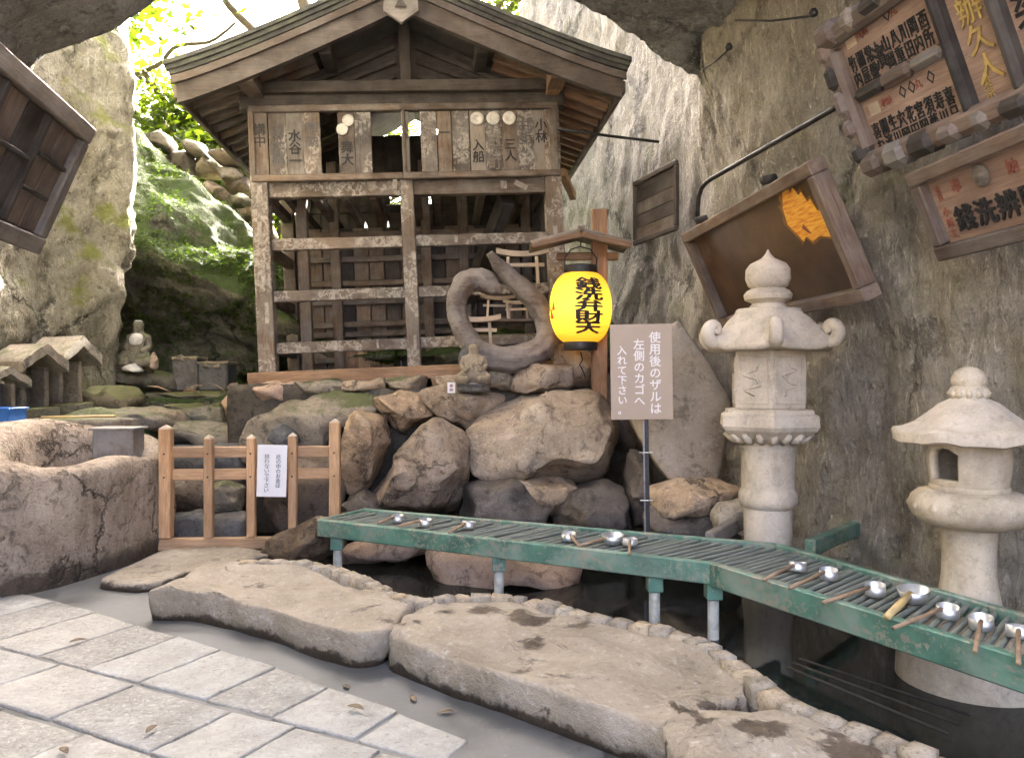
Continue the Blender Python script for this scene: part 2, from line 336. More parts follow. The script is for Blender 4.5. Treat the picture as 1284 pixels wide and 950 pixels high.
def lathe_data(prof, seg=32, ph=0.0, fn=None):
    V = []; Fc = []
    for (r, z) in prof:
        for k in range(seg):
            th = 2 * math.pi * k / seg + ph; V.append(Vector((r * math.cos(th), r * math.sin(th), z)))
    for i in range(len(prof) - 1):
        for k in range(seg):
            k2 = (k + 1) % seg; Fc.append((i * seg + k, i * seg + k2, (i + 1) * seg + k2, (i + 1) * seg + k))
    Fc.append(tuple(range(seg))[::-1]); Fc.append(tuple((len(prof) - 1) * seg + k for k in range(seg)))
    return V, Fc
def lathe(name, prof, mat, parent=None, seg=32, ph=0.0, loc=None, smooth=True):
    V, Fc = lathe_data(prof, seg, ph); o = link(name, mk(name, V, Fc, smooth), mat, parent, loc)
    if smooth: 
        o.data.set_sharp_from_angle(angle=R(38))
    return o
def resample(pts, step, closed=True):
    pts = [Vector(p) for p in pts]; out = []
    n = len(pts)
    for i in range(n if closed else n - 1):
        a, b2 = pts[i], pts[(i + 1) % n]; k = max(1, int((b2 - a).length / step))
        out += [a.lerp(b2, j / k) for j in range(k)]
    if not closed: out.append(pts[-1])
    return out
def smooth_loop(pts, it=2, closed=True):
    for _ in range(it):
        n = len(pts)
        pts = [(pts[i - 1] + pts[i] * 2 + pts[(i + 1) % n]) / 4 if closed or 0 < i < n - 1 else pts[i] for i in range(n)]
    return pts
ICO = {}
def ico(s):
    if s not in ICO:
        bm = bmesh.new(); bmesh.ops.create_icosphere(bm, subdivisions=s, radius=1)
        ICO[s] = ([v.co.copy() for v in bm.verts], [tuple(v.index for v in f.verts) for f in bm.faces]); bm.free()
    return ICO[s]
def rock(name, poly, d, depth, mat, parent=None, seed=0, boxy=.48, rough=.045, s=4, cuts=14):
    """a boulder whose widest outline (as seen from the front) is poly, centred at depth d, 2*depth thick"""
    rn = random.Random(seed)
    mx_, my_ = sum(x for x, y in poly) / len(poly), sum(y for x, y in poly) / len(poly)
    w = [P(mx_ + (x - mx_) * 1.05, my_ + (y - my_) * 1.05, d) for x, y in poly]
    cx = sum(p.x for p in w) / len(w); cz = sum(p.z for p in w) / len(w)
    q = [(p.x - cx, p.z - cz) for p in w]; n = len(q)
    tab = []; K = 72
    for k in range(K):
        th = 2 * math.pi * k / K; dx, dz = math.cos(th), math.sin(th); best = 0
        for i in range(n):
            x1, z1 = q[i]; x2, z2 = q[(i + 1) % n]; ex, ez = x2 - x1, z2 - z1
            den = dx * ez - dz * ex
            if abs(den) < 1e-9: continue
            t = (x1 * ez - z1 * ex) / den; u = (x1 * dz - z1 * dx) / den
            if t > 0 and -.001 <= u <= 1.001: best = max(best, t)
        tab.append(best or .1)
    tab = [(tab[i - 1] + 2 * tab[i] + tab[(i + 1) % K]) / 4 for i in range(K)]
    V0, Fc = ico(s); off = Vector((seed * 3.7, seed * 1.3, seed * 7.1)); V = []
    size = sum(tab) / K
    cutp = []
    for _ in range(cuts):
        nrm = Vector((rn.gauss(0, .6), -abs(rn.gauss(0, 1)), rn.gauss(0, .8))).normalized(); cutp.append((nrm, rn.uniform(.62, .92)))
    for v in V0:
        rho = math.hypot(v.x, v.z); th = math.atan2(v.z, v.x) % (2 * math.pi); kf = th / (2 * math.pi) * K; k = int(kf) % K; fr = kf - int(kf)
        rr = tab[k] * (1 - fr) + tab[(k + 1) % K] * fr
        rp = rho ** boxy if rho > 0 else 0; yy = (abs(v.y) ** boxy) * (1 if v.y > 0 else -1)
        u = Vector((math.cos(th) * rp, yy, math.sin(th) * rp))
        for nrm, h in cutp:
            e = u.dot(nrm) - h
            if e > 0: u -= nrm * e * .94
        p = Vector((u.x * rr, u.y * depth, u.z * rr))
        nn = Vector((v.x, v.y, v.z))
        p += nn * (frac(p * (1.2 / max(size, .05)) + off, 3) * size * rough * 1.6 + frac(p * 5 + off, 5) * rough * .45 + (abs(noise.noise(p * (2.6 / max(size, .05)) + off)) - .2) * size * rough * 1.3)
        V.append(p)
    o = link(name, mk(name, V, Fc), mat, parent, (cx, d, cz))
    return o
def slab_data(pts, ztop, zbot, bev=.05, rough=.02, rings=7, flare=0.0, seed=0, step=.08, closed_bottom=True, sm=2):
    """a flat stone with outline pts (x, y), rounded upper edge and uneven surfaces"""
    pts = smooth_loop(resample([Vector((p[0], p[1], 0)) for p in pts], step), sm); n = len(pts)
    c = sum(pts, Vector()) / n; off = Vector((seed * 5.3, seed, 0)); V = []; Fc = []
    avg = sum((p - c).length for p in pts) / n
    lv = [(1 + flare, zbot, 0), (1 + flare * .5, zbot + (ztop - zbot) * .5, 1), (1, ztop - bev, 1), (None, ztop - bev * .25, .3), (None, ztop, .7)]
    ss = [1 - (i / rings) for i in range(1, rings)]
    for i, (s, z, _) in enumerate(lv):
        for p in pts:
            d = p - c
            if s is None: q = c + d * max(0, 1 - (bev * (.35 if i == 3 else 1)) / max(d.length, .05))
            else: q = c + d * s
            q = Vector((q.x, q.y, z)); q += Vector((d.normalized().x, d.normalized().y, .4 if i > 1 else 0)) * frac(q * 4 + off, 5) * rough * (1 if i else .3); V.append(q)
    for s in ss:
        for p in pts:
            d = (p - c) * s * max(.2, 1 - bev / avg); q = c + d; q = Vector((q.x, q.y, ztop + frac(Vector((q.x, q.y, 0)) * 2.2 + off, 5) * rough * .9)); V.append(q)
    L = len(lv) + len(ss)
    for i in range(L - 1):
        for k in range(n):
            k2 = (k + 1) % n; Fc.append((i * n + k, i * n + k2, (i + 1) * n + k2, (i + 1) * n + k))
    V.append(Vector((c.x, c.y, ztop))); ci = len(V) - 1
    for k in range(n): Fc.append(((L - 1) * n + k, (L - 1) * n + (k + 1) % n, ci))
    if closed_bottom: Fc.append(tuple(range(n))[::-1])
    return V, Fc
def area2(pts): return sum(pts[i - 1][0] * p[1] - p[0] * pts[i - 1][1] for i, p in enumerate(pts))
def slab(name, pts, ztop, zbot, mat, parent=None, **k):
    pts = [(p[0], p[1]) for p in pts]
    if area2(pts) < 0: pts = pts[::-1]
    V, Fc = slab_data(pts, ztop, zbot, **k)
    c = sum(V, Vector()) / len(V); c.z = zbot
    return link(name, mk(name, [v - c for v in V], Fc), mat, parent, c)
def grid_sheet(name, nu, nv, fn, mat, disp=None, kind='structure', closed=False):
    V = [Vector(fn(i / (nu - 1), j / (nv - 1))) for j in range(nv) for i in range(nu)]
    if disp:
        W = []
        for j in range(nv):
            for i in range(nu):
                a = V[j * nu + min(i + 1, nu - 1)] - V[j * nu + max(i - 1, 0)]; b2 = V[min(j + 1, nv - 1) * nu + i] - V[max(j - 1, 0) * nu + i]
                nn = a.cross(b2); nn = nn.normalized() if nn.length > 1e-9 else Vector((0, 0, 1)); p = V[j * nu + i]; W.append(p + nn * disp(p))
        V = W
    Fc = [(j * nu + i, j * nu + i + 1, (j + 1) * nu + i + 1, (j + 1) * nu + i) for j in range(nv - 1) for i in range(nu - 1)]
    return tag(link(name, mk(name, V, Fc), mat), kind=kind)
def interp(tab, t):
    for (a, va), (b2, vb) in zip(tab, tab[1:]):
        if t <= b2:
            k = (t - a) / (b2 - a); k = k * k * (3 - 2 * k) if False else k
            return va + (vb - va) * k if not isinstance(va, tuple) else tuple(x + (y - x) * k for x, y in zip(va, vb))
    return tab[-1][1]
def text_mesh(s, size, bold=0.0, line=1.0, extrude=.0015, stretch=1.0):
    cu = bpy.data.curves.new('lettering', 'FONT'); cu.body = s; cu.size = size; cu.align_x = 'CENTER'; cu.space_line = line
    cu.extrude = extrude; cu.resolution_u = 2
    o = bpy.data.objects.new('lettering', cu); C.objects.link(o); dg = bpy.context.evaluated_depsgraph_get(); dg.update()
    me = bpy.data.meshes.new_from_object(o.evaluated_get(dg)); bpy.data.objects.remove(o); bpy.data.curves.remove(cu)
    if len(me.vertices):
        xs = [v.co.x for v in me.vertices]; ys = [v.co.y for v in me.vertices]
        cx, cy_ = (min(xs) + max(xs)) / 2, (min(ys) + max(ys)) / 2
        for v in me.vertices: v.co.x -= cx; v.co.y -= cy_; v.co.x *= stretch
    me.materials.clear()
    if bold:   # thicker strokes: the same glyphs laid a hair apart
        k = bold * size * .8; bm = bmesh.new()
        for i, (dx, dy) in enumerate(((0, 0), (k, 0), (-k, 0), (0, k), (0, -k))):
            t = me.copy(); t.transform(Matrix.Translation((dx * stretch, dy, i * .00025))); bm.from_mesh(t); bpy.data.meshes.remove(t)
        bm.to_mesh(me); bm.free()
    return me
def vtext(s, size, **k): return text_mesh('\n'.join(s), size, **k)
def merge(name, items):
    """items: (mesh, Matrix) -> one mesh"""
    bm = bmesh.new()
    for me, mt in items:
        t = me.copy(); t.transform(mt); bm.from_mesh(t); bpy.data.meshes.remove(t)
    return bm_mesh(name, bm)
def T(x, y, z=0, s=1.0, rz=0): return Matrix.Translation((x, y, z)) @ Matrix.Rotation(rz, 4, 'Z') @ Matrix.Scale(s, 4)
def poly_plate(name, pts, t, mat, parent=None, z=0.0):
    n = len(pts); V = [(x, y, z) for x, y in pts] + [(x, y, z + t) for x, y in pts]
    Fc = [tuple(range(n))[::-1], tuple(range(n, 2 * n))] + [(i, (i + 1) % n, n + (i + 1) % n, n + i) for i in range(n)]
    return link(name, mk(name, V, Fc, False), mat, parent)
def board_frame(tl, tr, br, bl):
    x = ((tr - tl) + (br - bl)).normalized(); y = ((tl - bl) + (tr - br)); y = (y - x * y.dot(x)).normalized(); z = x.cross(y)
    m = Matrix((x, y, z)).transposed().to_4x4(); m.translation = (tl + tr + br + bl) / 4
    wd = ((tr - tl).length + (br - bl).length) / 2; ht = ((tl - bl).dot(y) + (tr - br).dot(y)) / 2
    return m, wd, ht
# ------------------------------------------------------------------ the setting
def sheet_poly(name, pts, z, mat, skirt=0.0, kind='structure'):
    n = len(pts); V = [(p[0], p[1], z) for p in pts]; Fc = [tuple(range(n))]
    if skirt:
        V += [(p[0], p[1], z - skirt) for p in pts]; Fc += [(n + i, n + (i + 1) % n, (i + 1) % n, i) for i in range(n)]
    return tag(link(name, mk(name, V, Fc, False), mat), kind=kind)
sheet_poly('ground', [(-400, -400), (400, -400), (400, 400), (-400, 400)], -.5, 'earth')
CURB = [(298, 699), (340, 697), (385, 702), (425, 710), (455, 720), (482, 736), (510, 745), (545, 748), (575, 742), (610, 740), (650, 743), (700, 755), (750, 768), (800, 776), (850, 788), (900, 808), (936, 834), (968, 864), (1010, 881), (1060, 897), (1110, 916), (1160, 936), (1210, 957), (1300, 1000), (1420, 1070)]
CW = [G(x, y, .24) for x, y in CURB]
fl = [(-4.4, -6), (3.2, -6), (3.2, 1.0)] + [(p.x + .02, p.y) for p in CW[::-1]] + [(-2.6, 7.6), (-4.4, 7.6)]
floor = sheet_poly('floor', fl, 0, 'concrete', .48)
wat = [(-3, 5.4), (-1.0, 4.0), (.3, 3.2), (1.4, 2.0), (3.6, .2), (5, .2), (5, 8.4), (-3, 8.4)]
sheet_poly('water', wat, -.10, 'water')

EU, EV = Vector((.8925, -.451, 0)), Vector((.451, .8925, 0))
VT = [(-9, 3.5), (-4.9, 3.36), (-4.3, 3.28), (-3.88, 3.24), (-3, 3.13), (-2.2, 2.99), (-1.6, 2.85), (-1, 2.66), (-.5, 2.48), (0, 2.25), (.6, 1.95), (1.5, 1.5), (3, .5)]
rn = random.Random(4)
def joints(fixed, lo, hi):
    j = sorted(fixed)
    while j[0] > lo: j.insert(0, j[0] - rn.uniform(.38, .62))
    while j[-1] < hi: j.append(j[-1] + rn.uniform(.38, .60))
    return j
rows = [(2.645, 3.6, joints([-5.25, -4.775, -4.302, -3.882, -3.463, -2.992, -2.566, -2.09, -1.65, -1.2], -7, -.6)),
        (2.175, 2.630, joints([-4.62, -4.05, -3.449, -2.774, -2.40, -1.93], -6.5, .8)),
        (1.70, 2.160, joints([-3.75, -3.164, -2.6], -5.5, 1.4)), (1.22, 1.685, joints([-3.1], -4.8, 1.8)), (.75, 1.205, joints([-2.2], -4.2, 2)), (.28, .735, joints([-2.0], -3.6, 2))]
pi = 0
for v0, v1, js in rows:
    for a, b_ in zip(js, js[1:]):
        g = .009; a2, b2 = a + g, b_ - g
        t0, t1 = min(v1, interp(VT, a2)), min(v1, interp(VT, b2))
        if min(t0, t1) - v0 < .1: continue
        cs = [(a2, v0 + rn.uniform(0, .015)), (b2, v0 + rn.uniform(0, .015)), (b2, t1 - rn.uniform(0, .02)), (a2, t0 - rn.uniform(0, .02))]
        pts = [EU * u + EV * v for u, v in cs]
        c = sum(pts, Vector()) / 4
        if c.x < -4.1: continue
        slab('paver', [(p.x, p.y) for p in pts], .012 + rn.uniform(-.004, .005), -.02, 'paver', floor, bev=.009, rough=.008, rings=4, seed=pi, step=.05, sm=0); pi += 1

# big stepping slabs along the pool
def gpts(l, z): return [G(x, y, z) for x, y in l]
sA = gpts([(183, 741), (209, 730), (243, 716), (300, 703), (385, 704), (440, 716), (485, 740), (512, 752), (505, 766), (478, 792), (449, 796), (392, 782), (351, 766), (284, 750), (243, 741)], .19)
tag(slab('stepping_slab', sA, .19, .0, 'slab', bev=.022, rough=.065, rings=12, seed=1, flare=-.015, step=.05), 'long pale stone slab beside the wooden gate, next to the pool edging', 'stone slab')
sB = gpts([(482, 795), (500, 768), (522, 756), (575, 750), (640, 751), (700, 763), (800, 785), (860, 797), (905, 818), (932, 846), (945, 872), (905, 880), (868, 893), (845, 914), (800, 898), (720, 874), (640, 846), (590, 831), (528, 812)], .19)
tag(slab('stepping_slab', sB, .19, .0, 'slab', bev=.022, rough=.065, rings=12, seed=2, flare=-.015, step=.05), 'broad tan stone slab with dark wet patches beneath the ladle trough', 'stone slab')
sC = gpts([(838, 925), (850, 903), (880, 888), (950, 886), (985, 888), (1060, 910), (1130, 935), (1190, 960), (1260, 1010), (1150, 1080), (950, 1080), (840, 1010)], .20)
tag(slab('stepping_slab', sC, .20, .0, 'slab', bev=.025, rough=.065, rings=12, seed=3, step=.05), 'rounded stone slab at the end of the pool edging, cut off by frame', 'stone slab')
sD = gpts([(118, 728), (205, 688), (300, 683), (345, 694), (300, 702), (240, 714), (205, 728), (183, 734)], .06)
tag(slab('paving_slab', sD, .06, .0, 'slab', bev=.02, rough=.012, rings=6, seed=4), 'thin flat slab in front of the wooden gate', 'stone slab')

# edging of small stones round the pool
curb = empty('pool_edging', (CW[6].x, CW[6].y, 0), 'low edging of small mortared tan stones winding along the pool', 'edging')
vari = []
for k in range(8):
    bm = bmesh.new(); bmesh.ops.create_cube(bm, size=1); bmesh.ops.subdivide_edges(bm, edges=list(bm.edges), cuts=2, use_grid_fill=True)
    for v in bm.verts:
        q = v.co.copy(); q = q.lerp(q.normalized() * .62, .28); v.co = q + Vector((noise.noise(q * 3 + Vector((k * 9, 0, 0))), noise.noise(q * 3 + Vector((0, k * 9, 0))), noise.noise(q * 3 + Vector((0, 5, k * 9))))) * .09
    me = bm_mesh('edging_stone', bm, True); me.materials.append(M['curb']); vari.append(me)
path = smooth_loop(resample(CW, .03, False), 12, False); acc = 0; last = path[0]; rn = random.Random(8); gap = .12; prev = None
base = curb.location
for i in range(1, len(path)):
    acc += (path[i] - path[i - 1]).length
    if acc >= gap:
        a, b2 = last, path[i]; d = b2 - a; m = frame_x(Vector((d.x, d.y, 0)))
        c = (a + b2) / 2; hgt = .135 + rn.uniform(-.01, .012)
        m = m @ Matrix.Diagonal((d.length * .97, .105 + rn.uniform(-.012, .015), hgt, 1)); m.translation = Vector((c.x, c.y, .155 + rn.uniform(-.008, .008))) - base
        o = link('edging_stone', rn.choice(vari), None, curb, mw=m)
        last = path[i]; acc = 0; gap = rn.uniform(.075, .125)
# mortar bed / inner pool wall under the stones
V = []; Fc = []
for i, p in enumerate(path):
    t = path[min(i + 1, len(path) - 1)] - path[max(i - 1, 0)]; nn = Vector((t.y, -t.x, 0)).normalized()
    for s_, z in ((-.06, .0), (-.055, .13), (.055, .13), (.06, -.45)): V.append(Vector((p.x, p.y, 0)) + nn * s_ * -1 + Vector((0, 0, z)) - base)
for i in range(len(path) - 1):
    for k in range(3): Fc.append((i * 4 + k, i * 4 + k + 1, (i + 1) * 4 + k + 1, (i + 1) * 4 + k))
link('mortar_bed', mk('mortar_bed', V, Fc), 'earth', curb)

# cave walls, ceiling, cliffs
RP = [(0, (4.3, -3.0)), (.25, (3.3, 3.0)), (.42, (2.78, 6.0)), (.53, (2.45, 8.0)), (.60, (2.2, 9.2)), (.68, (1.95, 10.6)), (.78, (1.45, 12.5)), (.88, (.55, 14.6)), (.92, (.25, 15.4)), (1, (1.5, 19))]
def lean(z, y):
    k = 1.0 if y < 7.8 else max(.25, 1 - (y - 7.8) * .5); return .03 * max(0, min(z, 4.9)) ** 1.8 * k
def wall_disp(a=.10):
    def f(p):
        return frac(p * .5, 3) * a * .8 + frac(Vector((p.x * 1.8, p.y * 1.8, p.z * 1.5)), 6) * a * .65 + abs(noise.noise(Vector((p.x * 2.3, p.y * 2.3 + p.z * 1.2, p.z * 1.2)))) * a * .4 + noise.noise(p * 7) * a * .12 + noise.cell(Vector((p.x * 1.5, p.y * 1.5 + frac(p, 3) * .6, p.z * 1.1 + frac(p * 1.3, 3) * .5))) * a * .22
    return f
def right_wall(u, v):
    x, y = interp(RP, u); z = -.6 + v * (6.1 if u < .52 else 6.1 + min(1, (u - .52) / .06) * 9)
    return (x - lean(z, y), y, z)
grid_sheet('cave_wall_right', 400, 190, right_wall, 'wall', wall_disp(.09))
LP = [(0, (-3.5, -3.0)), (.3, (-3.72, 3.0)), (.45, (-4.05, 5.4)), (.58, (-5.05, 7.3)), (.66, (-5.2, 8.6)), (.72, (-4.66, 9.35)), (.76, (-4.85, 9.7)), (.82, (-5.6, 10)), (1, (-8.5, 10.6))]
def left_wall(u, v):
    x, y = interp(LP, u); z = -.4 + v * 10
    return (x - .12 * math.sin(z * 1.1), y, z)
grid_sheet('cliff_left', 300, 220, left_wall, 'cliff', lambda p: -wall_disp(.16)(p))
def ceil_xs(t, y):
    br = 2.45 + .17 * (8 - y)
    return interp([(0, (br + .1, 4.75)), (.06, (br - .4, 4.95)), (.16, (br - 1.0, 5.02)), (.4, (.3, 5.08)), (.6, (-1.0, 5.35)), (.78, (-2.25, 4.36)), (.88, (-3.3, 3.82)), (.95, (-3.75, 3.45)), (1, (-4.2, 3.1))], t)
YE = [(0, 8.7), (.16, 8.15), (.4, 7.0), (.6, 6.4), (.78, 5.55), (1, 5.5)]
def ceiling(u, v):
    ye = interp(YE, u)
    if v < .86: y = 2.6 + (ye - 2.6) * v / .86; x, z = ceil_xs(u, y); return (x, y, z)
    x, z = ceil_xs(u, ye); k = (v - .86) / .14; return (x, ye + .25 * k, z + 3.2 * k)
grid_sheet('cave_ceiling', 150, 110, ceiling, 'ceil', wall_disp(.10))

def bank(u, v):
    x = -7.5 + u * 9.0; zt = max(2.4, min(6.2, 5.15 - .84 * (x + 5.5))); h = min(1, v / .72)
    pr = interp([(0, .1), (.25, .75), (.42, .5), (.55, -.05), (.66, -.3), (.8, .1), (1, 1.0)], h)
    z = .8 + (zt - .8) * h; y = 10.5 + pr * 1.0 + .15 * math.sin(x * 1.7)
    if v > .72: k = (v - .72) / .28; y += k * 9; z -= k * 1.6
    return (x, y, z)
grid_sheet('mossy_bank', 240, 200, bank, 'bank', lambda p: frac(Vector((p.x * .5, p.y * .6, p.z * 1.3)), 5) * .16 + frac(p * 1.6, 5) * .10 + frac(p * 5, 4) * .035)
def mass(name, x0, x1, y0, y1, z0, z1, mat, amp=.08, n=26):
    V, Fc = [], []
    bm = bmesh.new(); bmesh.ops.create_cube(bm, size=1); bmesh.ops.subdivide_edges(bm, edges=list(bm.edges), cuts=n, use_grid_fill=True)
    c = Vector(((x0 + x1) / 2, (y0 + y1) / 2, (z0 + z1) / 2))
    for v in bm.verts:
        p = Vector((v.co.x * (x1 - x0), v.co.y * (y1 - y0), v.co.z * (z1 - z0))) + c
        v.co = p + Vector((noise.noise(p * 1.7), noise.noise(p * 1.7 + Vector((9, 0, 0))), noise.noise(p * 1.7 + Vector((0, 9, 0))))) * amp + Vector((0, 0, frac(p * 5, 4) * amp * .4))
    return tag(link(name, bm_mesh(name, bm, True), mat), kind='structure')
# moss tufts on the bank
me_ = bpy.data.objects['mossy_bank'].data; rnm = random.Random(21); MV = []; MF = []
for v in me_.vertices:
    if v.co.y > 13 or v.co.x > -1.5: continue
    nz_ = abs(v.normal.z); q = v.co
    if nz_ > .22 and frac(q * 1.4 + Vector((3, 3, 3)), 4) + nz_ * .5 > .22:
        for _ in range(3):
            c = q + Vector((rnm.gauss(0, .03), rnm.gauss(0, .03), rnm.gauss(0, .02))); a = Vector((rnm.gauss(0, 1), rnm.gauss(0, 1), rnm.uniform(-.3, .9))).normalized(); bb = a.orthogonal().normalized() * .012; L_ = rnm.uniform(.025, .06)
            o_ = len(MV); MV += [c - bb, c + bb, c + a * L_]; MF.append((o_, o_ + 1, o_ + 2))
tag(link('moss', mk('moss', MV, MF, False), 'moss'), 'green moss tufts growing over the bank', 'moss', kind='stuff')
mass('terrace', -3.05, .95, 8.35, 13.5, -.5, 1.46, 'earth')
mass('upper_ledge', -6.4, -2.9, 9.35, 12, -.5, 1.33, 'bank')
mass('side_ledge', -5.7, -3.75, 7.5, 9.6, -.5, 1.02, 'bank')

# ------------------------------------------------------------------ boulder wall below the shrine
rw = empty('boulder_wall', P(600, 640, 7.9), 'retaining wall of big tan and brown boulders under the timber shrine', 'stone wall')
def cr(par, name, poly, d, dep, mat, seed, **k):
    o = rock(name, poly, d, dep, mat, None, seed, **k)
    if par: o.parent = par; o.location = o.location - par.location
    return o
BW = [
 ([(585, 545), (600, 520), (650, 499), (700, 491), (752, 492), (772, 525), (789, 547), (786, 598), (765, 614), (700, 606), (600, 604), (588, 575)], 7.95, .55, 'boulder'),
 ([(466, 612), (500, 565), (540, 525), (562, 530), (586, 560), (584, 600), (572, 645), (470, 645), (440, 640)], 7.65, .42, 'boulder'),
 ([(424, 530), (445, 516), (478, 520), (488, 555), (470, 600), (440, 628), (427, 600)], 7.85, .35, 'boulder'),
 ([(466, 494), (530, 488), (546, 528), (505, 545), (482, 522)], 8.2, .35, 'boulder'),
 ([(528, 490), (570, 480), (642, 488), (622, 518), (590, 545), (560, 530), (540, 520)], 8.2, .4, 'boulder'),
 ([(572, 650), (580, 612), (640, 600), (692, 640), (684, 670), (580, 668)], 7.65, .4, 'boulder_dark'),
 ([(696, 650), (710, 615), (760, 603), (800, 625), (808, 672), (700, 675)], 7.6, .4, 'boulder_dark'),
 ([(636, 603), (700, 598), (724, 610), (704, 652), (676, 645)], 7.8, .35, 'boulder'),
 ([(292, 560), (300, 530), (350, 505), (420, 490), (470, 496), (478, 522), (432, 534), (422, 592), (330, 584)], 8.25, .5, 'stone_grey'),
 ([(322, 482), (345, 476), (372, 480), (370, 506), (330, 510)], 8.5, .3, 'pink'),
 ([(370, 480), (400, 474), (432, 479), (430, 500), (376, 503)], 8.5, .3, 'stone_grey'),
 ([(430, 478), (482, 472), (484, 492), (436, 497)], 8.5, .3, 'boulder'),
 ([(482, 474), (535, 470), (532, 491), (486, 493)], 8.5, .3, 'stone_grey'),
 ([(535, 472), (590, 470), (588, 490), (540, 492)], 8.5, .3, 'boulder'),
 ([(280, 488), (318, 484), (328, 500), (312, 524), (284, 527)], 8.7, .3, 'pink'),
 ([(640, 488), (646, 460), (664, 451), (712, 456), (723, 476), (716, 494), (660, 496)], 8.15, .28, 'boulder'),
 ([(607, 488), (614, 463), (634, 458), (645, 470), (642, 488)], 8.2, .2, 'stone_grey'),
 ([(692, 470), (700, 436), (724, 428), (745, 450), (742, 482), (712, 488)], 8.5, .25, 'boulder'),
 ([(785, 600), (792, 560), (812, 575), (822, 640), (812, 672), (795, 660)], 7.5, .3, 'boulder_dark'),
 ([(425, 655), (430, 625), (455, 610), (480, 640), (470, 668)], 7.5, .3, 'boulder_dark'),
 ([(340, 560), (420, 556), (430, 620), (425, 690), (335, 690)], 7.75, .35, 'boulder_dark'),
 ([(330, 552), (336, 538), (352, 533), (368, 540), (376, 556), (350, 565)], 7.75, .2, 'dark_stone'),
 ([(745, 520), (760, 470), (790, 480), (800, 560), (775, 570)], 8.6, .4, 'boulder_dark')]
for i, (poly, d, dep, mt) in enumerate(BW): cr(rw, 'boulder', poly, d, dep, mt, 11 + i, s=5 if i < 9 else 4)
def lone(poly, d, dep, mt, seed, label, name='boulder', cat='rock', **k):
    return tag(rock(name, poly, d, dep, mt, None, seed, **k), label, cat)
lone([(815, 640), (815, 618), (850, 604), (905, 603), (932, 618), (925, 645), (860, 652)], 7.0, .45, 'boulder', 41, 'flat greenish boulder under the leaning flat stone')
lone([(812, 640), (900, 636), (925, 660), (915, 690), (815, 690)], 6.9, .35, 'boulder_dark', 42, 'dark wet boulder behind the trough below the brown sign')
lone([(888, 655), (905, 633), (938, 624), (946, 660), (905, 678)], 6.4, .2, 'curb', 43, 'small rough tan rock beside the tall stone lantern')
lone([(322, 694), (340, 674), (400, 650), (432, 656), (428, 690), (380, 706)], 6.65, .25, 'boulder', 44, 'smooth tan rock against the foot of the wooden gate')
lone([(415, 694), (470, 672), (545, 668), (552, 690), (500, 706), (425, 712)], 6.95, .3, 'pink', 45, 'low pinkish rock under the end of the green trough')
lone([(528, 696), (545, 681), (640, 684), (722, 694), (734, 716), (700, 742), (560, 745)], 6.35, .35, 'pink', 46, 'big pinkish boulder standing in the dark pool')
lone([(1045, 700), (1060, 640), (1130, 650), (1150, 720), (1080, 740)], 6.3, .3, 'wall', 47, 'grey rock foot of wall beside the tall stone lantern')

# steps and stones behind the gate
st = empty('stone_steps', P(245, 600, 8.2), 'flight of rough grey stone steps climbing behind the gate', 'steps')
ST = [([(183, 493), (288, 490), (289, 507), (186, 508)], 9.7, .35, 'stone_moss'), ([(213, 507), (284, 505), (286, 530), (216, 532)], 9.2, .4, 'stone_moss'),
 ([(195, 535), (230, 529), (300, 531), (302, 558), (200, 562)], 8.7, .4, 'stone_grey'), ([(200, 560), (310, 556), (312, 592), (200, 596)], 8.3, .4, 'dark_stone'),
 ([(196, 606), (230, 592), (290, 598), (300, 640), (200, 646)], 7.9, .35, 'boulder_dark'), ([(258, 612), (278, 603), (302, 612), (300, 642), (262, 644)], 7.6, .15, 'stone_grey'),
 ([(192, 650), (240, 642), (312, 645), (314, 678), (192, 682)], 7.45, .25, 'dark_stone'), ([(120, 520), (170, 511), (215, 516), (222, 548), (180, 560), (130, 545)], 8.6, .45, 'stone_grey')]
for i, (poly, d, dep, mt) in enumerate(ST): cr(st, 'step', poly, d, dep, mt, 70 + i, boxy=.38, s=4, cuts=4)
lone([(97, 492), (112, 484), (160, 484), (172, 498), (160, 514), (100, 512)], 8.8, .35, 'stone_moss', 81, 'yellowish mossy stone block beside the steps')
lone([(120, 470), (150, 464), (190, 464), (217, 470), (218, 490), (124, 492)], 9.9, .4, 'stone_moss', 82, 'dark mossy rock ledge carrying the seated statue')
lone([(40, 520), (110, 512), (200, 522), (205, 545), (120, 548), (40, 548)], 8.0, .5, 'stone_grey', 83, 'flat grey rock behind the basin and zinc box')

# dry stones above the mossy bank
dw = empty('dry_stone_wall', P(250, 230, 12.2), 'tumbled dry stone wall above the mossy green bank', 'stone wall')
DS = [[(178, 170), (200, 163), (216, 176), (214, 190), (186, 186)], [(212, 190), (232, 186), (245, 205), (240, 222), (220, 214)], [(240, 200), (262, 196), (278, 206), (274, 222), (248, 222)],
 [(244, 228), (264, 226), (284, 238), (280, 256), (256, 252)], [(270, 212), (296, 208), (304, 224), (280, 236)], [(284, 226), (312, 222), (318, 240), (290, 246)], [(282, 248), (304, 244), (320, 254), (312, 266), (290, 264)],
 [(296, 264), (322, 258), (330, 276), (306, 282)], [(300, 196), (324, 198), (326, 220), (304, 218)], [(258, 190), (290, 186), (300, 204), (276, 208)], [(310, 280), (335, 276), (345, 296), (322, 300)], [(196, 196), (216, 196), (222, 210), (206, 206)], [(228, 180), (252, 178), (258, 196), (236, 196)], [(320, 236), (340, 236), (342, 258), (322, 258)]]
for i, poly in enumerate(DS): cr(dw, 'stone', poly, 12.3 + (i % 3) * .15, .35, ['stone_grey', 'boulder_dark', 'stone_moss', 'boulder'][i % 4], 90 + i, s=3)

